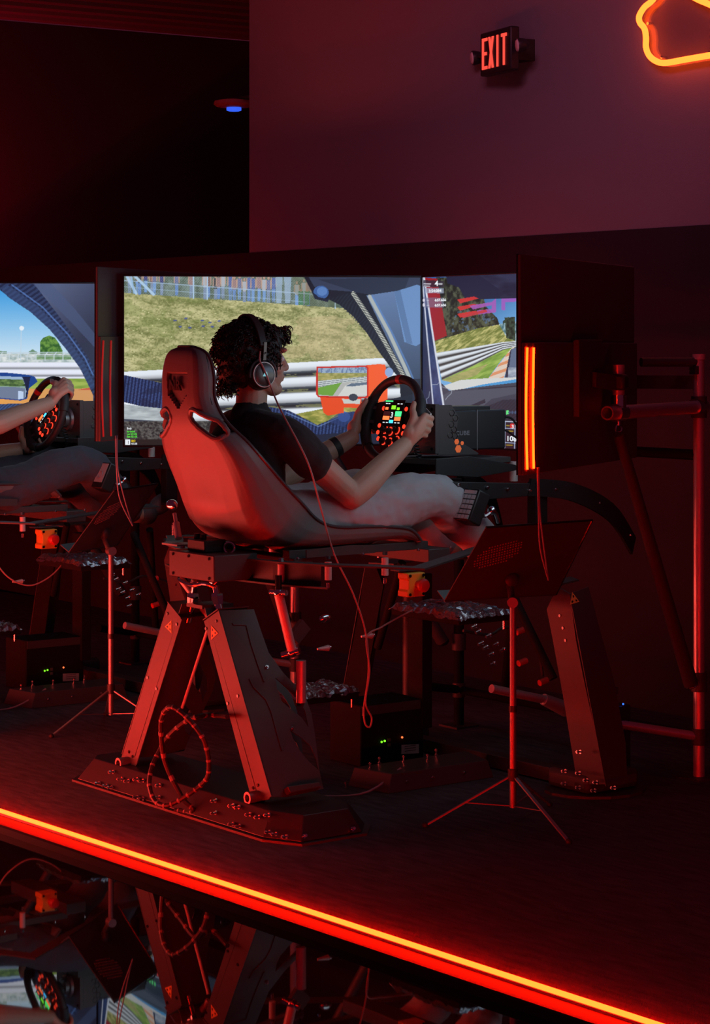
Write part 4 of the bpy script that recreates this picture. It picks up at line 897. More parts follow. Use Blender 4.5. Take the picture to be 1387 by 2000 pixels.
# ------------------------------------------------------------------ seat
def build_seat(fr, who, dz=0.0):
    t = thing('racing_seat', (0, -1.15, .895+dz), fr, 'dark moulded bucket racing seat %s' % who, 'racing seat', 'racing seats')
    # stations: u, z, half width, bolster depth
    ST = [(-1.548, 1.602, .045, -1.535, 1.600), (-1.564, 1.588, .090, -1.525, 1.586), (-1.574, 1.560, .114, -1.515, 1.557), (-1.580, 1.50, .128, -1.510, 1.50), (-1.578, 1.42, .132, -1.507, 1.42), (-1.562, 1.34, .165, -1.482, 1.345), (-1.530, 1.26, .225, -1.435, 1.275), (-1.495, 1.18, .246, -1.375, 1.205), (-1.462, 1.10, .246, -1.30, 1.130), (-1.435, 1.03, .244, -1.225, 1.062), (-1.400, .965, .246, -1.165, 1.005), (-1.33, .918, .25, -1.11, .978), (-1.22, .898, .252, -1.04, .968), (-1.05, .893, .25, -.95, .966), (-.88, .900, .25, -.84, .960), (-.76, .905, .245, -.74, .944), (-.70, .895, .235, -.685, .902)]
    S_ = np.array(ST); ns = 150; nw = 121; ti = np.linspace(0, len(ST)-1, ns)
    def cr(col):
        out = []
        for x in ti:
            i = min(int(x), len(ST)-2); f_ = x-i; p = [col[max(i-1, 0)], col[i], col[i+1], col[min(i+2, len(ST)-1)]]
            out.append(.5*(2*p[1]+(-p[0]+p[2])*f_+(2*p[0]-5*p[1]+4*p[2]-p[3])*f_*f_+(-p[0]+3*p[1]-3*p[2]+p[3])*f_**3))
        return np.array(out)
    u, z, hw, ue, ze = (cr(S_[:, i]) for i in range(5)); z = z+dz; ze = ze+dz; dp = np.hypot(ue-u, ze-z)
    du = np.gradient(u); dzz = np.gradient(z); L = np.hypot(du, dzz); nu_, nz_ = -dzz/L, du/L      # towards the driver
    w = np.linspace(-1, 1, nw); vs = np.zeros((ns, nw, 3)); aw = np.abs(w)
    prof_v = np.sign(w)*np.interp(aw, [0, .2, .4, .55, .65, .75, .85, 1.0], [0, .32, .62, .82, .92, .97, .995, 1.0])
    prof_d = np.interp(aw, [0, .3, .5, .62, .72, .82, 1.0], [0, .01, .06, .17, .36, .60, 1.0])
    for i in range(ns):
        vs[i, :, 0] = hw[i]*prof_v; vs[i, :, 1] = u[i]+(ue[i]-u[i])*prof_d; vs[i, :, 2] = z[i]+(ze[i]-z[i])*prof_d
    # recessed shield on the back of the head and padded bulge around it
    vz = vs[:, :, 2]-dz; vv = vs[:, :, 0]; back = (vs[:, :, 1] < -1.40)
    sh_w = np.interp(vz, [1.385, 1.40, 1.44, 1.50, 1.515], [0, .012, .058, .066, .066]); ins = (np.abs(vv) < sh_w) & (vz > 1.388) & (vz < 1.512) & back
    vs[:, :, 1] += np.where(ins, .014, 0)
    lumbar = np.exp(-((vz-1.03)/.10)**2-(vv/.17)**2)*back; vs[:, :, 1] -= lumbar*.022
    idx = np.arange(ns*nw).reshape(ns, nw); P = vs.reshape(-1, 3)
    fc = []; cu = np.array([[.128, 1.337, .074, .029, -.52], [-.128, 1.337, .074, .029, .52]])
    mid = (vs[:-1, :-1]+vs[1:, 1:])/2
    for i in range(ns-1):
        for j in range(nw-1):
            c = mid[i, j]; hole = False
            if c[1] < -1.42:
                for q in cu:
                    x, y = c[0]-q[0], c[2]-dz-q[1]; ca, sa = math.cos(q[4]), math.sin(q[4]); a_, b_ = x*ca+y*sa, -x*sa+y*ca
                    if (abs(a_)/q[2])**3+(abs(b_)/q[3])**3 < 1: hole = True
            if not hole: fc.append((idx[i, j], idx[i, j+1], idx[i+1, j+1], idx[i+1, j]))
    mb = MB(); mb._add(list(P), [tuple(map(int, f_)) for f_ in fc]); sh = mb.build('shell', 'seat_shell', t, ang=60)
    md = sh.modifiers.new('thick', 'SOLIDIFY'); md.thickness = .012; md.offset = 1.0
    # edge piping
    ring = list(vs[:, 0])+list(vs[-1, 1:-1])+list(vs[::-1, -1])+list(vs[0, ::-1][1:-1])
    MB().tube(ring[::2], .0058, 8, True).build('edge_piping', 'seat_edge', t)
    # inner upholstery
    sub = np.stack([vs[6:-3:2, 14:-14:2, k]*(.93 if k == 0 else 1)+(.022*(nu_ if k == 1 else nz_)[6:-3:2, None] if k else 0) for k in range(3)], 2); a_, b_ = sub.shape[:2]; id2 = np.arange(a_*b_).reshape(a_, b_)
    good = [(id2[i, j], id2[i, j+1], id2[i+1, j+1], id2[i+1, j]) for i in range(a_-1) for j in range(b_-1) if not (sub[i, j, 1] < -1.40 and abs(sub[i, j, 2]-dz-1.337) < .065 and .04 < abs(sub[i, j, 0]) < .22)]
    MB()._add(list(sub.reshape(-1, 3)), [tuple(map(int, f_)) for f_ in good]).build('upholstery', 'seat_fabric', t, ang=60).modifiers.new('thick', 'SOLIDIFY').thickness = .012
    # rims of the harness slots
    def surf(x, zz):                # back surface u at a height
        i = int(np.argmin(np.abs(z[:85]-(zz+dz)))); return u[i]+nu_[i]*dp[i]*np.interp(abs(x)/hw[i], [0, .32, .62, .82, .92, .97, 1.0], [0, .01, .03, .06, .2, .4, .6])
    for q in cu:
        ca, sa = math.cos(q[4]), math.sin(q[4]); pts = []
        for a in np.linspace(0, 2*math.pi, 37)[:-1]:
            e = 2/3; x = math.copysign(abs(math.cos(a))**e, math.cos(a))*q[2]; y = math.copysign(abs(math.sin(a))**e, math.sin(a))*q[3]; X_, Z_ = q[0]+x*ca-y*sa, q[1]+x*sa+y*ca
            pts.append((X_, surf(X_, Z_)+.004, Z_+dz))
        MB().tube(pts, .0095, 8, True).build('harness_slot_rim', 'seat_shell', t)
    text('NR', .052, (-.052, -1.5755, 1.452+dz), (1, 0, 0), (0, 0, 1), 'seat_edge', t, 'embossed_lettering', depth=.004, bold=.001)
    for s_ in (-1, 1): MB().prism([(s_*.262, *q) for q in ((-1.22, .872+dz), (-.92, .872+dz), (-.92, .900+dz), (-1.02, .905+dz), (-1.22, .900+dz))], (.006*s_, 0, 0)).build('side_bracket', 'black_steel', t, smooth=False)
    return t

# ------------------------------------------------------------------ steering wheel and wheelbase
WC = np.array([0, -.632, 1.333]); WT = math.radians(14)
def build_wheel(fr, who, theta=0.0, dz=0.0):
    cen = WC+np.array([0, 0, dz]); e1 = np.array([1., 0, 0]); e2 = np.array([0, math.sin(WT), math.cos(WT)]); n = np.array([0, -math.cos(WT), math.sin(WT)])
    ct, st = math.cos(theta), math.sin(theta); e1, e2 = e1*ct+e2*st, -e1*st+e2*ct
    q = lambda a, b, c=0.0: cen+e1*a+e2*b+n*c
    t = thing('steering_wheel', tuple(cen), fr, 'black racing wheel with red-lit buttons %s' % who, 'steering wheel', 'racing wheels')
    def sup(a, rx=.156, ry=.152): return (math.copysign(abs(math.cos(a))**.92, math.cos(a))*rx, math.copysign(abs(math.sin(a))**.92, math.sin(a))*ry)
    A_ = np.linspace(0, 2*math.pi, 73)[:-1]; MB().tube([q(*sup(a)) for a in A_], [.0165+.0035*max(0, math.cos(2*a)) for a in A_], 12, True).build('rim', 'leather', t)
    MB().tube([q(*sup(a)) for a in np.linspace(math.pi/2-.055, math.pi/2+.055, 7)], .0178, 12).build('centre_mark', 'estop_red', t)['label'] = 'red top-centre mark on the rim'
    for s_ in (-1, 1):
        g = MB(); g.tube([q(*sup(a)) for a in (np.linspace(-.75, .48, 16) if s_ > 0 else np.linspace(math.pi-.48, math.pi+.75, 16))], .0212, 12); g.build('grip', 'dark_rubber', t)
    q0 = q; q = lambda a, b, c=0.0: q0(a, b, c-.022)          # the face sits in a dished hub behind the rim
    fp = [(-.150, .056), (-.10, .066), (.10, .066), (.150, .056), (.152, .0), (.146, -.035), (.085, -.05), (.066, -.085), (.045, -.118), (-.045, -.118), (-.066, -.085), (-.085, -.05), (-.146, -.035), (-.152, .0)]
    MB().prism([q(a, b, .004) for a, b in fp], n*.012).build('faceplate', 'black_plastic', t, smooth=False, bevel=.002)
    MB().cyl(q(0, 0, -.06), q(0, 0, .004), .034, n=24).cyl(q(0, 0, -.012), q(0, 0, .004), .06, n=24).build('hub', 'black_steel', t)
    dpl = MB().box(q(0, .022, .021), (.116, .102, .012), axes=(e1, e2, n)).build('display', 'black_gloss', t, bevel=.003)
    def cell(x0, x1, y0, y1, m):
        x0, x1, y0, y1 = x0*1.2, x1*1.2, .022+(y0-.022)*1.2, .022+(y1-.022)*1.2
        MB().box(q((x0+x1)/2, (y0+y1)/2, .0278), (x1-x0, y1-y0, .0008), axes=(e1, e2, n)).build('display_cell', m, dpl, smooth=False)
    cell(-.010, .010, .034, .046, 'led_lime'); cell(.014, .044, .012, .028, 'led_green'); cell(-.044, -.012, .0, .012, 'led_orange'); cell(.014, .044, -.002, .010, 'led_orange'); cell(-.010, .010, -.010, .000, 'led_cyan'); cell(-.044, -.012, .015, .027, 'base_text'); cell(-.04, -.026, .032, .040, 'led_orange'); cell(.018, .030, .032, .040, 'led_lime')
    text('3', .030, q(-.009, .004, .0285), e1, e2, 'screen_text_white', dpl, 'gear_number', bold=.0008)
    for x, y in ((-.042, .050), (-.030, .050), (.016, .050), (.032, .050), (-.04, -.010), (-.024, -.010), (.018, -.010), (.034, -.010)): cell(x, x+.009, y, y+.003, 'screen_text_white')
    sl = MB()
    for i in range(5): sl.box(q(-.050+i*.009, .0665, .028), (.006, .004, .002), axes=(e1, e2, n))
    sl.build('shift_light', 'led_green', t, smooth=False)
    btn = MB().lathe((0, 0, 0), (0, 0, 1), [(.0085, 0), (.0085, .006), (.006, .008)], 16).mesh('button', 'btn_red'); ring = MB().lathe((0, 0, 0), (0, 0, 1), [(.0098, 0), (.0098, .004)], 16).mesh('button_bezel', 'black_gloss')
    M3 = Matrix((e1, e2, n)).transposed()
    for a, b in ((-.068, .040), (.068, .040), (-.074, -.026), (-.075, -.052), (-.066, -.076), (.074, -.026), (.075, -.052), (-.07, .016), (.07, .016)):
        if b == .016: part('button', MB().lathe((0, 0, 0), (0, 0, 1), [(.008, 0), (.008, .006)], 16).mesh('button', 'black_gloss'), t, q(a, b, .016), M3); continue
        bb = part('button', btn, t, q(a, b, .016), M3); rr = part('button_bezel', ring, bb, q(a, b, .016)); rr.matrix_local = Matrix.Identity(4)
    for a, b in ((-.040, -.040), (-.006, -.046), (.032, -.040), (-.036, -.082), (.004, -.086), (.042, -.078)):
        kb = MB().lathe(q(a, b, .016), n, [(.0115, 0), (.0115, .014), (.0095, .017)], 20).build('rotary_knob', 'black_plastic', t); x0 = nrm(e1)
        kr = [q(a+.0150*math.cos(g), b+.0150*math.sin(g), .018) for g in np.linspace(-1.75, 1.9, 15)]; MB().tube(kr, .0021, 6).build('knob_ring', 'ring_red', kb)
    q = q0
    for s_ in (-1, 1):
        for b_ in (.042, -.012): MB().bar(q0(s_*.125, b_, -.020), q0(s_*.152, b_*.95, -.004), .012, .030, up=n).build('spoke', 'black_steel', t)
    for s_ in (-1, 1):
        MB().prism([q(s_*a, b, -.045) for a, b in ((.06, .035), (.13, .055), (.165, .035), (.17, -.01), (.13, -.03), (.06, -.02))], n*.004).build('shift_paddle', 'tube_alu' if s_ > 0 else 'black_plastic', t, smooth=False)
    return t
def build_wheelbase(fr, who, dz=0.0):
    t = thing('wheelbase', (0, -.33, 1.186+dz), fr, 'boxy black wheel-drive motor with side lettering %s' % who, 'motor', 'wheel-drive motors'); Z = np.array([0, 0, dz])
    MB().box(Z+np.array((0, -.315, 1.288)), (.17, .33, .15)).build('motor_body', 'black_plastic', t, bevel=.006)
    MB().box(Z+np.array((0, -.335, 1.366)), (.12, .26, .022)).build('top_fin', 'black_plastic', t, bevel=.004)
    MB().box(Z+np.array((0, -.292, 1.288)), (.1715, .004, .152)).build('body_seam', 'grey_steel', t)
    fpz = MB().box(Z+np.array((0, -.505, 1.296)), (.215, .02, .185)).build('front_plate', 'black_steel', t, bevel=.002)
    for s_ in (-1, 1):
        for zz in (1.222, 1.37): part('bolt', SCREW, fpz, Z+np.array((s_*.088, -.515, zz)), rotz_to((0, -1, 0)))
    MB().lathe(Z+np.array((0, -.515, 1.30)), (0, -1, 0), [(.055, 0), (.05, .01), (.038, .014), (.036, .03)], 28).build('shaft_flange', 'grey_steel', t)
    for s_ in (-1, 1):
        br = MB().prism([Z+np.array((s_*.0965, *q)) for q in ((-.50, 1.20), (-.50, 1.385), (-.435, 1.385), (-.40, 1.34), (-.41, 1.29), (-.40, 1.25), (-.30, 1.20), (-.31, 1.195))], (.01*s_, 0, 0)).build('side_bracket', 'black_steel', t, smooth=False, bevel=.002)
        hexes = [(-.435, 1.355, 0), (-.418, 1.335, 0), (-.437, 1.312, 0), (-.424, 1.292, 0), (-.443, 1.272, 0), (-.42, 1.268, 0), (-.412, 1.247, 1), (-.385, 1.241, 2), (-.404, 1.220, 3)]
        for (hu, hz, k) in hexes:
            r = (.0125, .0115, .008, .0155)[k]; hx = [Z+np.array((s_*.107, hu+r*math.cos(a), hz+r*math.sin(a))) for a in np.linspace(0, 2*math.pi, 7)[:-1]]
            if k: MB().prism(hx, (.0012*s_, 0, 0)).build('hex_cutout', 'hex_orange', br, smooth=False)  # orange fill glows in place of the lit view through the openings
            else: MB().tube(hx, .0014, 5, True).build('hex_cutout', 'black_gloss', br)
    text('SIMUCUBE', .0225, Z+np.array((.0865, -.4625, 1.270)), (0, 1, 0), (0, 0, 1), 'base_text', t, 'side_lettering', bold=.0004, sx=1.25)
    cb = byv(955, 842, .03); 
    MB().tube(smooth_path([Z+np.array(p) for p in ((.06, -.15, 1.335), (.065, -.10, 1.325), (.07, -.06, 1.27), (.08, -.03, 1.20), (.09, .03, 1.12))]), .0045, 8).build('power_cable', 'cable_black', t)
    MB().tube(smooth_path([Z+np.array(p) for p in ((.05, -.15, 1.29), (.055, -.10, 1.27), (.07, -.04, 1.22), (.10, .0, 1.15))]), .004, 8).build('data_cable', 'cable_black', t)
    MB().box(Z+np.array((.06, -.148, 1.335)), (.022, .02, .02)).build('plug', 'black_gloss', t)
    hx = [Z+np.array((.03+.012*math.cos(i*.9), -.56+.012*math.sin(i*.9)+.0006*i, 1.27-.0017*i)) for i in range(64)]
    MB().tube(hx, .0022, 5).build('coiled_cable', 'cable_black', t)
    return t

# ------------------------------------------------------------------ small equipment
def build_estop(fr, who):
    c = byv(804, 1141, .355); t = thing('emergency_stop', tuple(c-np.array([0, 0, .042])), fr, 'yellow emergency stop box with red mushroom button %s' % who, 'stop button', 'emergency stop boxes')
    hz = [(-.040, -.042), (.040, -.042), (.040, .042), (-.040, .042), (-.040, .024), (-.034, .016), (-.034, -.016), (-.040, -.024)]
    h = MB().prism([c+np.array([-.03, a, b]) for a, b in hz], (.058, 0, 0)).build('housing', 'estop_yellow', t, smooth=False, bevel=.004)
    for a, b in ((-.03, -.033), (.03, -.033), (.03, .033), (-.03, .033)): part('screw', SCREW, h, c+np.array([.029, a, b]), rotz_to((1, 0, 0)))
    MB().lathe(c+np.array([.028, .008, 0]), (1, 0, 0), [(.016, 0), (.016, .018), (.024, .022), (.024, .034), (.018, .042), (.002, .044)], 24).build('mushroom_button', 'estop_red', t)
    MB().box(c+np.array([-.02, 0, .05]), (.05, .12, .004)).build('mounting_plate', 'black_steel', t)
    MB().bar(c+np.array([-.02, 0, .05]), c+np.array([-.03, -.02, .06]), .02, .02).build('mounting_stub', 'black_steel', t)
    return t
def crinkle(c, lu, lv, seed, amp=.010):
    n1, n2 = 34, 30; mb = MB(); vs = []; fs = []
    for i in range(n1):
        for j in range(n2):
            x = i/(n1-1)-.5; y = j/(n2-1)-.5; e = max(abs(x), abs(y))*2
            h = (vnoise(np.array([x*17+seed]), np.array([y*15]), seed)[0]-.5)*amp*2+(vnoise(np.array([x*41]), np.array([y*37+seed]), seed+3)[0]-.5)*amp; h -= max(0, e-.92)*.25
            vs.append((c[0]+x*lv, c[1]+y*lu, c[2]+h))
    for i in range(n1-1):
        for j in range(n2-1): fs.append((i*n2+j, (i+1)*n2+j, (i+1)*n2+j+1, i*n2+j+1))
    return mb._add(vs, fs)
def build_tray(fr, who, c, lu, lv, seed):
    t = thing('equipment_tray', (c[0], c[1], c[2]-.045), fr, who, 'tray', 'foil-wrapped trays')
    MB().box((c[0], c[1], c[2]-.028), (lv*.96, lu*.96, .03)).build('tray_body', 'matte_black', t, bevel=.003)
    o = crinkle(c, lu, lv, seed).build('foil_wrap', 'foil', t, smooth=False); o.modifiers.new('thick', 'SOLIDIFY').thickness = .001
    for s_ in (-1, 1): MB().cyl((c[0]+s_*lv*.42, c[1]+lu*.4, c[2]-.075), (c[0]+s_*lv*.42, c[1]+lu*.4, c[2]-.03), .005).build('tray_screw', 'chrome', t)
    return t
def build_keypad(fr, who, plain=False):
    c = byv(912, 985, .27); ln = nrm((0, -.42, -.90)); nf = nrm((0, -.90, .42)); vv = np.array([1., 0, 0]); ax = (vv, ln, nf)
    t = thing('keypad', tuple(c), fr, who, 'keypad', 'control keypads')
    MB().box(c-nf*.03, (.085, .125, .06), axes=ax).build('case', 'black_plastic', t, bevel=.006)
    fa = MB().box(c+nf*.001, (.080, .119, .003), axes=ax).build('face', 'black_gloss', t)
    key = MB().box((0, 0, .003), (.016, .0155, .006)).mesh('key', 'tube_alu')
    if not plain:
        for i in range(4):
            for j in range(5): part('key', key, fa, c+nf*.0025+vv*(-.029+i*.0193)+ln*(-.028+j*.0195), Matrix((vv, ln, nf)).transposed())
        MB().box(c+nf*.003-ln*.048, (.07, .014, .001), axes=ax).build('display', 'label_white', fa)
    else:
        MB().box(c+nf*.003-ln*.01, (.070, .09, .001), axes=ax).build('logo_panel', 'vinyl_teal', fa); MB().torus(c+nf*.0045, nf, .016, .0025).build('logo_ring', 'base_text', fa)
    MB().tube(smooth_path([c-nf*.05, c-nf*.09+np.array([0, 0, -.01]), c+np.array([0, .13, -.03]), c+np.array([-.02, .17, -.075])]), .008, 8).build('arm', 'chrome', t); MB().ball(c+np.array([0, .12, -.028]), .017).build('arm_joint', 'chrome', t)
    return t
def build_music_stand(fr, who):
    bc = np.array([.88, -.81, 0]); t = thing('music_stand', tuple(bc), fr, 'black metal music stand with slanted solid desk and tripod %s' % who, 'music stand', 'music stands')
    tl = byv(950, 1030, .985); tr = byv(1157, 1016, .985); br_ = byv(1086, 1161, .79); bl = byv(869, 1173, .79)
    nr = nrm(np.cross(tr-tl, bl-tl)); nr = nr if nr[0] > 0 else -nr          # towards the camera side
    desk = MB().prism([tl, tr, br_, bl], -nr*.004).build('desk', 'black_steel', t, smooth=False, bevel=.001)
    MB().prism([bl, br_, br_-nr*.05, bl-nr*.05], np.array([0, 0, -.004])).build('desk_ledge', 'black_steel', t, smooth=False)
    MB().tube([tl, tr], .004, 6).build('desk_edge', 'black_gloss', t); MB().tube([tr, br_], .004, 6).build('desk_edge', 'black_gloss', t)
    dot = MB().cyl((0, 0, 0), (0, 0, .0015), .0036, n=6).mesh('perforation', 'cable_red'); ex = nrm(tr-tl); ey = nrm(bl-tl); M3 = Matrix((ex, np.cross(nr, ex), nr)).transposed(); k = 0
    hol = MB()
    for i in range(17):
        for j in range(8):
            a = .035+i*.0105+(j % 2)*.005; b = .10+j*.0125-(i*.0022); p = tl+ex*a+ey*b
            f_ = ((i-8)/9.0)**2+((j-3.5)/4.6)**2
            if f_ < 1.0: hol.cyl(p, p+nr*.0012, .0030, n=6)
    hol.build('perforated_emblem', 'cable_red', t)
    head = (bl+br_)/2+ex*.02; top = np.array([bc[0], bc[1], .735]); dk = (tl+tr+bl+br_)/4
    MB().cyl(top, dk+ (bl-tl)*.28, .012).build('tilt_neck', 'black_steel', t); MB().lathe(top+np.array([0, 0, .012]), (0.6, -.6, 0), [(.018, -.02), (.02, 0), (.018, .02)], 16).build('tilt_knob', 'grey_steel', t)
    MB().ball(dk+(bl-tl)*.24+nr*.008, (.016, .03, .026)).build('desk_bracket', 'black_steel', t)
    MB().cyl((bc[0], bc[1], .06), tuple(top), .0115).build('pole', 'grey_steel', t); MB().cyl((bc[0], bc[1], .38), (bc[0], bc[1], .40), .0145).build('height_collar', 'black_plastic', t)
    MB().cyl((bc[0], bc[1], .15), (bc[0], bc[1], .19), .018).build('tripod_hub', 'black_plastic', t)
    feet = [byz(831, 1612, .006), byz(1111, 1644, .006)]; feet.append(np.array([3*bc[0]-feet[0][0]-feet[1][0], 3*bc[1]-feet[0][1]-feet[1][1]+.02, .006]))
    for f_ in feet:
        h0 = np.array([bc[0], bc[1], .17]); l = MB().bar(h0, f_, .012, .005).build('leg', 'grey_steel', t); MB().ball(f_, .011).build('foot', 'dark_rubber', l)
        m_ = h0+(f_-h0)*.55; MB().bar(np.array([bc[0], bc[1], .065]), m_, .009, .003).build('leg_brace', 'grey_steel', l)
    return t
def build_monitor_stand(fr, who):
    t = thing('monitor_stand', (.695, .268, 0), fr, 'scaffold-tube monitor stand with clamps %s' % who, 'monitor stand', 'monitor stands')
    for s_ in (1, -1):
        m3 = np.array([s_, 1, 1]); TA = 'tube_alu' if s_ > 0 else 'matte_black'; CH = 'chrome' if s_ > 0 else 'matte_black'; P = np.array([.695, .268, 0]); zt_ = 1.575  # left tubes and clamps are near-black copies, shade put into the colour
        MB().cyl((P)*m3, (P+np.array([0, 0, zt_-.02]))*m3, .0215, n=24).build('post', TA, t); MB().cyl((P+np.array([0, 0, zt_-.02]))*m3, (P+np.array([0, 0, zt_]))*m3, .0245).build('post_cap', 'spacer_alu', t)
        MB().box((P+np.array([0, 0, .004]))*m3, (.12, .12, .008)).build('foot_plate', 'black_steel', t)
        fe = byv(1186, 807, .93); jo = np.array([.695, .268, byv(1365, 795, .695)[2]]); dr = nrm(fe-jo)
        MB().pipe((fe)*m3, (jo+dr*.02)*m3, .0245, .0195).build('arm_tube', TA, t)
        MB().pipe((fe+(-dr)*.055)*m3, (fe-dr*.115)*m3, .031, .0245).build('tube_clamp', CH, t); MB().pipe((jo+dr*.045)*m3, (jo-dr*.03)*m3, .031, .02).build('tube_clamp', CH, t); MB().pipe((jo-np.array([0, 0, .04]))*m3, (jo+np.array([0, 0, .04]))*m3, .029, .0215).build('tube_clamp', 'black_steel', t)
        s0 = fe-dr*.085; MB().cyl((s0+np.array([0, 0, .02]))*m3, (s0+np.array([0, 0, .165]))*m3, .0215, n=24).build('upright_stub', TA, t); MB().box((s0+np.array([0, 0, .105]))*m3+np.array([.018, -.01, 0]), (.05, .05, .055), rz=.4).build('swivel_block', 'black_plastic', t, bevel=.01)
        MB().pipe((s0+np.array([0, 0, .01]))*m3, (s0+np.array([0, 0, .06]))*m3, .027, .02).build('tube_clamp', CH, t)
        MB().bar((s0+np.array([0, 0, .10]))*m3, (np.array([.951, -.513, 1.49]))*m3, .03, .05).build('monitor_arm', 'black_steel', t); MB().bar((P+np.array([0, 0, 1.47]))*m3, (np.array([.30, .05, 1.47]))*m3, .03, .05).build('monitor_arm', 'black_steel', t)
        a = s0+np.array([0, 0, -.075]); MB().torus((a+np.array([0, 0, .02]))*m3, (1, 0, 0), .014, .0042).build('clevis', CH, t); MB().cyl((s0)*m3, (a+np.array([0, 0, .03]))*m3, .008).build('clevis_pin', CH, t)
        b = np.array([.72, .20, .36]); MB().cyl((a)*m3, (b)*m3, .0195, .027, n=24).build('diagonal_brace', 'black_steel', t); MB().torus((b+np.array([0, 0, .0]))*m3, nrm(b-a), .022, .006).build('brace_clamp', CH, t)
        MB().pipe((jo+np.array([0, 0, -1.055]))*m3, (jo+np.array([0, 0, -.985]))*m3, .030, .021).build('tube_clamp', 'black_steel', t)
        lo = np.array([.695, .268, .155]); MB().cyl((lo)*m3, (np.array([.55, -.03, .215]))*m3, .017).build('low_rail', TA, t); MB().pipe((lo-np.array([0, 0, .03]))*m3, (lo+np.array([0, 0, .03]))*m3, .027, .0215).build('tube_clamp', 'black_steel', t)
        up_ = np.array([.695, .268, 1.545]); MB().cyl((up_)*m3, (up_+dr*.0+np.array([-.08, -.22, .0]))*m3, .017).build('upper_arm', 'black_steel', t); MB().box((up_+np.array([.0, -.02, -.03]))*m3, (.03, .03, .03)).build('latch', CH, t)
    MB().cyl((-.695, .268, .155), (.695, .268, .155), .017).build('cross_tube', 'matte_black', t); MB().cyl((-.695, .268, 1.2), (.695, .268, 1.2), .02).build('cross_tube', 'matte_black', t)
    return t
def build_computer(fr, who, vv=-.22):
    a = byv(705, 1408, vv); b = byv(828, 1480, vv); zt_ = .235; u0, u1 = a[1], b[1]
    t = thing('computer', (vv-.1, (u0+u1)/2, 0), fr, 'low black computer case with white label, on the floor %s' % who, 'computer', 'computers under the rigs')
    cs = MB().box((vv-.1, (u0+u1)/2, zt_/2), (.2, u1-u0, zt_)).build('case', 'matte_black', t, bevel=.006)
    MB().box((vv+.002, (u0+u1)/2, zt_-.02), (.004, u1-u0-.01, .035)).build('front_strip', 'black_steel', t)
    q = lambda px, py: byv(px, py, vv+.003)
    p0 = q(784, 1455); p1 = q(818, 1471); MB().prism([p0, np.array([vv+.003, p1[1], p0[2]-.006]), p1, np.array([vv+.003, p0[1], p1[2]+.006])], (.001, 0, 0)).build('label', 'label_white', t, smooth=False)
    for k in range(3): MB().box((vv+.0045, (p0[1]+p1[1])/2, p0[2]-.008-k*.009), (.0006, .055, .0025)).build('label_line', 'label_ink', t)
    for px, py, m in ((745, 1449, 'led_lime'), (751, 1447, 'led_lime'), (785, 1440, 'led_orange')): MB().ball(q(px, py)+np.array([.002, 0, 0]), .0042).build('status_light', m, t)
    for px, py in ((760, 1445), (760, 1455)): MB().box(q(px, py), (.004, .012, .012)).build('port', 'grey_steel', t)
    return t
def build_control_box(fr, who):                 # dark interface box with blue lights by the front foot
    t = thing('interface_box', (.52, -.02, 0), fr, 'dark interface box with tiny blue lights %s' % who, 'control box', 'interface boxes')
    MB().box((.52, -.02, .14), (.10, .12, .28)).build('case', 'black_plastic', t, bevel=.004)
    q = lambda px, py: byv(px, py, .572)
    for px, py in ((1193, 1366), (1203, 1370), (1217, 1375)): MB().ball(q(px, py)+np.array([.001, 0, 0]), .0035).build('status_light', 'led_blue', t)
    p = q(1198, 1350); MB().box(p, (.002, .05, .028)).build('label', 'label_ink', t)
    return t

# ================================================================== PEOPLE
def wheel_axes():
    return np.array([1., 0, 0]), np.array([0, math.sin(WT), math.cos(WT)]), np.array([0, -math.cos(WT), math.sin(WT)])
def grip_hand(mb, ang, wrist, side, dz=0.0, nails=None):
    e1, e2, n = wheel_axes(); cen = WC+np.array([0, 0, dz]); Rr = e1*math.cos(ang)+e2*math.sin(ang); T = (-e1*math.sin(ang)+e2*math.cos(ang))*side
    G = cen+e1*.156*math.cos(ang)+e2*.152*math.sin(ang); W = np.array(wrist, float)
    offs = [(.036, .032, .0102, 1.08), (.0125, .038, .0106, 1.14), (-.0105, .039, .0100, 1.08), (-.0325, .034, .0092, .94)]
    pal = []
    for k, (o, ro, r, ln) in enumerate(offs):
        m = G+Rr*ro+n*.004+T*o; pip = G+Rr*.022*ln-n*.033*ln+T*(o-.001); dip = G-Rr*.010-n*.036+T*(o-.002); tip = G-Rr*.029-n*.018+T*(o-.003)
        mb.limb([W+(m-W)*.12+T*o*.35, W+(m-W)*.55+Rr*.007+n*.004, m], [.019, .0178, .0138], 10, 4)
        mb.limb([m, m*.45+pip*.55+Rr*.005-n*.003, pip, dip, tip], [.0128, r*1.05, r*1.05, r*.95, r*.82], 10, 3)
        mb.ball(m+Rr*.002, .0132, 10, 6); pal.append(m)
        if nails is not None: nails.ball(tip+n*.004-Rr*.004, (.0055, .0055, .0055), 8, 5)
    cm = W+(G+Rr*.004+n*.034-W)*.45+T*.006; mc = G+Rr*.012+n*.036+T*.018; ip = G-Rr*.006+n*.036+T*.046; tip = G-Rr*.016+n*.029+T*.071
    mb.limb([W+(cm-W)*.2, cm, mc, ip, tip], [.019, .0195, .0150, .0120, .0098], 12, 4)
    mb.ball(W*.45+(G+Rr*.022+n*.030)*.55, (.027, .029, .031), 12, 8)
    if nails is not None: nails.ball(tip+n*.0045+T*.002, (.006, .004, .007), 8, 5)
    return G
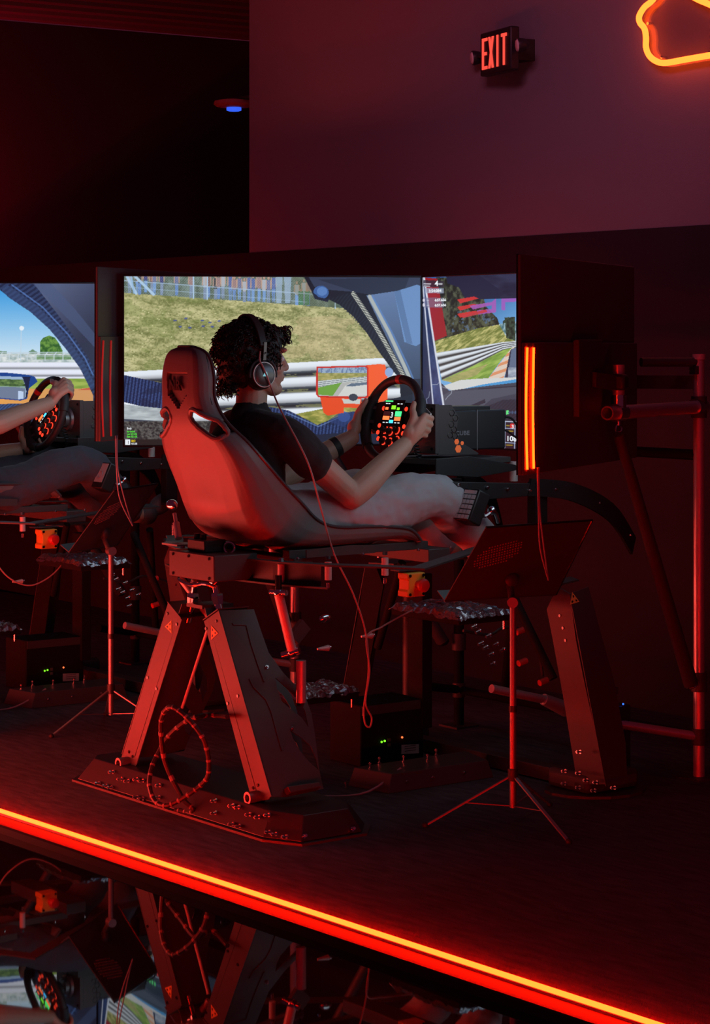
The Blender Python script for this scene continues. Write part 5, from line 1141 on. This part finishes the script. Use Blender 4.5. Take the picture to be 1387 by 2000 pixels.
def finish_body(o, vox, smooth_n=3, disp=None, dscale=.08, dstr=.01):
    r = o.modifiers.new('remesh', 'REMESH'); r.mode = 'VOXEL'; r.voxel_size = vox; r.use_smooth_shade = True
    s_ = o.modifiers.new('smooth', 'SMOOTH'); s_.factor = .5; s_.iterations = smooth_n
    if disp:
        tx = bpy.data.textures.new('folds', 'CLOUDS'); tx.noise_scale = dscale; tx.noise_depth = 2
        d_ = o.modifiers.new('folds', 'DISPLACE'); d_.texture = tx; d_.strength = dstr; d_.mid_level = .5; d_.texture_coords = 'LOCAL'
    return o
VA = np.array([1., 0, 0])
def torso(mb, g, hips=True):
    sec = [((0, -1.22, .955), .150, .10), ((0, -1.255, 1.0), .165, .115), ((0, -1.285, 1.09), .152, .110), ((0, -1.302, 1.19), .170, .115), ((0, -1.297, 1.26), .178, .108), ((0, -1.285, 1.315), .150, .085), ((0, -1.275, 1.355), .085, .062), ((0, -1.268, 1.375), .058, .054)]
    if not hips: sec = sec[1:]
    mb.loft([(c, VA, a+g, np.array([0, 1, 0]) if i < 2 else nrm((0, 1, .15)), b+g) for i, (c, a, b) in enumerate(sec)], 28)
def head_frame(H, yaw=math.radians(-10)):
    m = np.array([[math.cos(yaw), -math.sin(yaw), 0], [math.sin(yaw), math.cos(yaw), 0], [0, 0, 1]]); return lambda a: H+m@np.array(a, float)
def build_person(fr, P):
    dz = P.get('dz', 0.0); b = np.array(P['base']); H = np.array(P['head']); HR = head_frame(H)
    mb = MB(); nails = MB(); torso(mb, 0)
    mb.limb([(0, -1.280, 1.33), (0, -1.268, 1.40), HR([0, -.018, -.06])], [.062, .056, .056], 18, 4)
    # head
    mb.ball(HR([0, -.012, .022]), (.076, .098, .098), 24, 16); mb.ball(HR([0, .036, -.045]), (.060, .064, .074), 20, 14); mb.ball(HR([0, .064, -.104]), (.034, .034, .026), 16, 10)
    mb.limb([HR([0, .086, .022]), HR([0, .103, -.004]), HR([0, .113, -.028])], [.010, .011, .0135], 10, 4); mb.ball(HR([0, .094, -.034]), (.020, .016, .011), 12, 8)
    mb.ball(HR([0, .093, -.060]), (.024, .013, .008), 12, 8); mb.ball(HR([0, .089, -.072]), (.021, .013, .008), 12, 8); mb.ball(HR([0, .080, .034]), (.058, .022, .014), 16, 8)
    for s_ in (-1, 1):
        mb.ball(HR([s_*.044, .056, -.032]), (.022, .026, .024), 12, 8); mb.ball(HR([s_*.078, -.012, -.012]), (.010, .020, .032), 12, 8)
        mb.limb([HR([s_*.056, -.008, -.072]), HR([s_*.040, .045, -.104])], [.026, .020], 10, 3)
    # arms
    for s_, k in ((1, 'right'), (-1, 'left')):
        S0, El, Wr, ang = P[k]; S0, El, Wr = (np.array(x, float) for x in (S0, El, Wr))
        mb.limb([(s_*.06, -1.285, 1.315), S0, S0+(El-S0)*.45, El-(El-S0)*.08], [.060, .057, .053, .047], 16, 5)
        mb.limb([El, El+(Wr-El)*.25+np.array([s_*.004, 0, -.002]), El+(Wr-El)*.65, Wr], [.047, .051, .041, .031], 16, 5); mb.ball(El, .047, 14, 10)
        grip_hand(mb, ang, Wr, s_, dz, nails)
    # legs
    for s_ in (-1, 1):
        L = [np.array(x)*np.array([s_, 1, 1]) for x in P['leg']]; mb.limb(L, [.088, .082, .062, .055, .042, .040], 16, 4)
    body = single('person', mb, 'skin', b, fr, P['label'], 'person'); finish_body(body, .0042, 3)
    ORIG[body.name] = b
    ey = MB()
    for s_ in (-1, 1): ey.ball(HR([s_*.031, .082, .004]), .0115, 12, 8)
    ey.build('eyes', 'eye_white', body); nails.build('fingernails', 'nail', body)
    # shirt
    sh = MB(); torso(sh, .014, hips=False); sh.limb([(0, -1.278, 1.345), (0, -1.270, 1.372)], [.076, .066], 18, 2)
    for s_, k in ((1, 'right'), (-1, 'left')):
        S0, El, Wr, ang = P[k]; S0, El = np.array(S0, float), np.array(El, float)
        sh.limb([(s_*.05, -1.287, 1.315), S0+np.array([0, 0, .004]), S0+(El-S0)*.30, S0+(El-S0)*P.get('sleeve', .40)], [.072, .069, .070, .071], 18, 5)
    finish_body(sh.build('t_shirt', P['shirt'], body), .0065, 4, True, .06, .010)
    tr = MB(); tr.loft([((0, -1.20, .950), VA, .160, np.array([0, 1, 0]), .115), ((0, -1.25, .99), VA, .182, np.array([0, 1, 0]), .13), ((0, -1.275, 1.05), VA, .168, np.array([0, 1, .1]), .122)], 24)
    for s_ in (-1, 1):
        L = [np.array(x)*np.array([s_, 1, 1]) for x in P['leg']]; tr.limb(L[:5], [.112, .108, .086, .082, .072], 18, 5)
    finish_body(tr.build('trousers', P['trousers'], body), .007, 4, True, .09, .022)
    for s_ in (-1, 1):
        f_ = np.array(P['leg'][-1])*np.array([s_, 1, 1]); so = MB(); so.ball(f_+np.array([0, .05, .0]), (.046, .055, .05), 14, 10); so.ball(f_+np.array([0, .13, .045]), (.046, .075, .045), 14, 10, axes=((1, 0, 0), (0, .86, .5), (0, -.5, .86))); finish_body(so.build('shoe', 'shoe_dark', body), .006, 2)
    # hair: cap plus curls
    hc = HR([0, -.032, .032]); hr = np.array([.098, .128, .112])
    cap = MB(); cap.ball(hc, hr, 26, 18); cap.ball(hc+np.array([0, -.05, -.065]), (.078, .062, .070), 18, 12); cap.ball(hc+np.array([0, .085, .052]), (.066, .050, .044), 16, 10)
    ho = finish_body(cap.build('hair', 'hair_dark', body), .008, 2, True, .022, .022)
    cu = MB(); rr = random.Random(3)
    def curl(p, d):
        x, y, z_ = basis(d); ph = rr.uniform(0, 6.28); L = rr.uniform(.018, .038); r = rr.uniform(.005, .009); tw = rr.uniform(1.2, 2.2)*6.28; dn = np.array([0, 0, -1.])
        cu.tube([p+d*L*.75*f_+dn*L*.35*f_*f_+(x*math.cos(ph+tw*f_)+y*math.sin(ph+tw*f_))*r*(.3+f_) for f_ in np.linspace(0, 1, 8)], [.0030, .0032, .0032, .003, .0028, .0024, .0018, .0008], 5)
    cnt = 0
    while cnt < 620:
        v = nrm((rr.gauss(0, 1), rr.gauss(0, 1), rr.gauss(0, 1))); p = hc+v*hr*.97; rel = p-H
        if rel[1] > .045 and rel[2] < .055: continue
        if rel[2] < -.075 or (rel[2] < -.02 and rel[1] > -.01): continue
        curl(p, nrm(v*np.array([1, 1, 1])+np.array([rr.uniform(-.4, .4), rr.uniform(-.2, .5), rr.uniform(-.2, .4)]))); cnt += 1
    for _ in range(130):
        p = hc+np.array([rr.uniform(-.06, .06), rr.uniform(.09, .135), rr.uniform(.03, .085)]); curl(p, nrm((rr.uniform(-.4, .4), 1, rr.uniform(-.3, .5))))
    for _ in range(90):
        p = HR([rr.uniform(-.06, .06), rr.uniform(-.135, -.09), rr.uniform(-.115, -.06)]); curl(p, nrm((rr.uniform(-.5, .5), -.6, -.6)))
    co = cu.build('hair_curls', 'hair_dark', body); co['kind'] = 'stuff'
    if P.get('band'):
        k, f_ = P['band']; S0, El, Wr, ang = P[k]; El, Wr = np.array(El, float), np.array(Wr, float); d = nrm(Wr-El); c = El+(Wr-El)*f_
        MB().lathe(c, d, [(.0375, -.013), (.040, -.011), (.0385, .011), (.036, .013), (.034, .013), (.034, -.013), (.0375, -.013)], 28).build('wristband', 'dark_rubber', body)
    return body
def build_headphones(fr, H, who, path):
    H = np.array(H); HR = head_frame(H); t = thing('headphones', tuple(H+np.array([0, -.015, -.10])), fr, 'over-ear headphones with round cups %s' % who, 'headphones', 'headphones'); cu = -.026
    for s_ in (-1, 1):
        c = HR([s_*.088, cu, -.052]); ax = nrm((s_, -.06, .02)); cup = MB().lathe(c, ax, [(.046, -.012), (.053, -.004), (.053, .010), (.047, .024), (.040, .030), (.002, .031)], 32).build('ear_cup', 'black_plastic', t)
        MB().torus(c-ax*.010, ax, .042, .014, 28, 10).build('ear_pad', 'leather', cup); MB().torus(c+ax*.026, ax, .043, .0028, 32, 6).build('cup_ring', 'spacer_alu', cup)
        MB().lathe(c+ax*.0305, ax, [(.038, 0), (.036, .0012), (.001, .0014)], 32).build('cup_cover', 'cup_metal', cup)
        yk = [c+np.array([s_*.016, .056*math.sin(a), .056*math.cos(a)]) for a in np.linspace(-1.75, 1.75, 15)]; MB().tube(yk, .0052, 8).build('yoke', 'black_plastic', cup)
        MB().bar(c+np.array([s_*.014, 0, .052]), c+np.array([s_*.020, 0, .115]), .012, .026).build('slider', 'cup_metal', t)
        if s_ > 0:
            q = c+ax*.0325; MB().prism([q+np.array([0, a, b_]) for a, b_ in ((-.010, -.006), (.011, -.006), (.008, .008), (.001, .012))], (.0008, 0, 0)).build('logo', 'cup_logo', cup, smooth=False)
    ban = []
    for a in np.linspace(-1.42, 1.42, 25): ban.append(HR([.112*math.sin(a), cu-.012*math.cos(a), .030+.124*math.cos(a)]))
    bd = MB(); vs = []; fs = []
    for i, p in enumerate(ban):
        a = -1.42+2.84*i/24; nr_ = np.array([math.sin(a), 0, math.cos(a)]); w = .014
        for (du_, dn_) in ((-w, 0), (w, 0), (w, .009), (-w, .009)): vs.append(p+np.array([0, du_, 0])+nr_*dn_)
    for i in range(24): fs += [(i*4+k, i*4+(k+1) % 4, (i+1)*4+(k+1) % 4, (i+1)*4+k) for k in range(4)]
    fs += [(3, 2, 1, 0), (96, 97, 98, 99)]; bd._add(vs, fs).build('headband', 'leather', t, bevel=.002)
    c = HR([.104, cu, -.052])
    MB().tube(smooth_path([HR([.117, cu-.014, .03]), HR([.122, cu-.018, -.0]), c+np.array([.02, -.012, .03]), c+np.array([.024, .004, -.006]), c+np.array([.03, .02, -.05])]+path, 7), .0032, 7).build('cable', 'cable_red', t)
    return t

# ================================================================== PUT THE TWO RIGS TOGETHER
NEAR, LEFT = 'of the nearer rig', 'of the left rig cut by the picture edge'
build_platform(RIG, 'under the nearer seat'); build_platform(RIGL, 'under the left rig cut by the picture edge')
build_seat(RIG, 'holding the driver in black T-shirt'); build_seat(RIGL, LEFT, dz=.035)
build_wheel(RIG, 'in the hands of the driver in black T-shirt'); build_wheel(RIGL, 'turned left at the left rig', theta=math.radians(48), dz=-.035)
build_wheelbase(RIG, NEAR); build_wheelbase(RIGL, LEFT, dz=-.03)
build_estop(RIG, 'beside the nearer seat'); build_estop(RIGL, 'beside the left seat')
build_keypad(RIG, 'black keypad with rows of silver keys by the grey-trousered knee'); build_keypad(RIGL, 'black control pad with a pale logo face by the dark-trousered knee', plain=True)
build_music_stand(RIG, 'right of the nearer rig'); ms = build_music_stand(RIGL, 'between the two rigs'); ms.rotation_euler[2] += math.radians(36)
build_monitor_stand(RIG, 'at the right edge'); build_monitor_stand(RIGL, 'behind the nearer monitors')
build_tray(RIG, 'foil-wrapped tray behind the nearer stop button', (.34, -.63, .672), .26, .40, 3); build_tray(RIGL, 'foil-wrapped tray below the left stop button', (.34, -.63, .672), .26, .40, 5)
build_tray(RIG, 'small foil-wrapped tray low behind the near A-frame leg', (-.24, -.83, .325), .30, .22, 8); build_tray(RIGL, 'small foil-wrapped tray low at the left picture edge', (-.24, -.83, .325), .30, .22, 9)
build_computer(RIG, 'behind the nearer rig'); build_computer(RIGL, 'behind the left rig')
build_control_box(RIG, 'by the front foot of the nearer rig')

HD = (0, -1.245, 1.556)
LEGS = [(.092, -1.20, .985), (.15, -.90, .995), (.172, -.60, 1.058), (.158, -.44, .965), (.135, -.30, .855), (.125, -.24, .825)]
driver = build_person(RIG, dict(base=(0, -1.2, .91), head=HD, label='seated driver in black T-shirt and grey trousers gripping the wheel', shirt='shirt_black', trousers='trousers_grey', leg=LEGS, band=('left', .80),
    right=((.185, -1.245, 1.285), (.235, -1.00, 1.075), (.165, -.705, 1.245), math.radians(-6)), left=((-.185, -1.245, 1.285), (-.25, -1.0, 1.10), (-.165, -.700, 1.258), math.pi+math.radians(4))))
cable = [byv(*p) for p in ((548, 800, .20), (600, 900, .34), (625, 985, .37), (652, 1080, .385), (690, 1160, .37), (714, 1235, .36), (720, 1310, .36), (711, 1380, .36), (713, 1412, .36), (722, 1420, .362), (726, 1402, .364), (714, 1372, .366), (722, 1310, .366), (716, 1245, .362), (745, 1225, .34), (780, 1205, .30), (815, 1187, .26))]
build_headphones(RIG, HD, 'on the driver in black T-shirt', cable)
HL = (0, -1.245, 1.60)
LEGS2 = [(.092, -1.20, .995), (.15, -.92, .965), (.17, -.56, 1.075), (.155, -.40, .965), (.135, -.28, .855), (.125, -.22, .825)]
byvl = lambda px, py, v: byv(px, py, v, RIGL)
build_person(RIGL, dict(base=(0, -1.2, .95), head=HL, label='driver at the left picture edge with both bare arms at the wheel, dark trousers', shirt='shirt_black', trousers='trousers_navy', leg=LEGS2, dz=-.035, sleeve=.5, band=('left', .93),
    right=((.185, -1.245, 1.30), tuple(byvl(-38, 838, .25)), tuple(byvl(96, 788, .135)), math.radians(46)), left=((-.185, -1.245, 1.30), (-.24, -1.0, 1.08), tuple(byvl(58, 876, -.12)), math.radians(238))))
build_headphones(RIGL, HL, 'on the driver at the left edge', [byvl(*p) for p in ((-60, 900, .33), (-30, 1050, .37), (0, 1110, .37), (30, 1136, .37), (62, 1143, .37), (95, 1128, .37), (120, 1104, .36), (132, 1084, .33))])

# ------------------------------------------------------------------ looped braided cable by the rear legs
u0 = -1.645; lp = [c3(*p) for p in ((965, 438), (850, 425), (740, 440), (640, 490), (540, 582), (470, 700), (425, 800), (408, 920), (445, 1035), (520, 1072), (600, 1045), (700, 985), (770, 930), (825, 860), (830, 740), (795, 600), (710, 480), (620, 395), (560, 368), (510, 410), (490, 520), (520, 760), (640, 1010), (720, 1100), (660, 1140), (590, 1120))]
path = smooth_path([byu(x, y, u0+.05*math.sin(i*.6)+(.10 if i < 2 else 0)) for i, (x, y) in enumerate(lp)], 8)
for p in path: p[2] = max(p[2], .011)
t = thing('cable_loop', tuple(np.array([path[60][0], path[60][1], 0.0])), RIG, 'looped braided power cable hanging between the rear legs', 'cable')
MB().tube(path, .0085, 8).build('cable_jacket', 'cable_black', t)
for i in range(6, len(path)-4, 5): MB().tube(path[i:i+2], .0093, 8).build('braid_band', 'braid_pale', t)
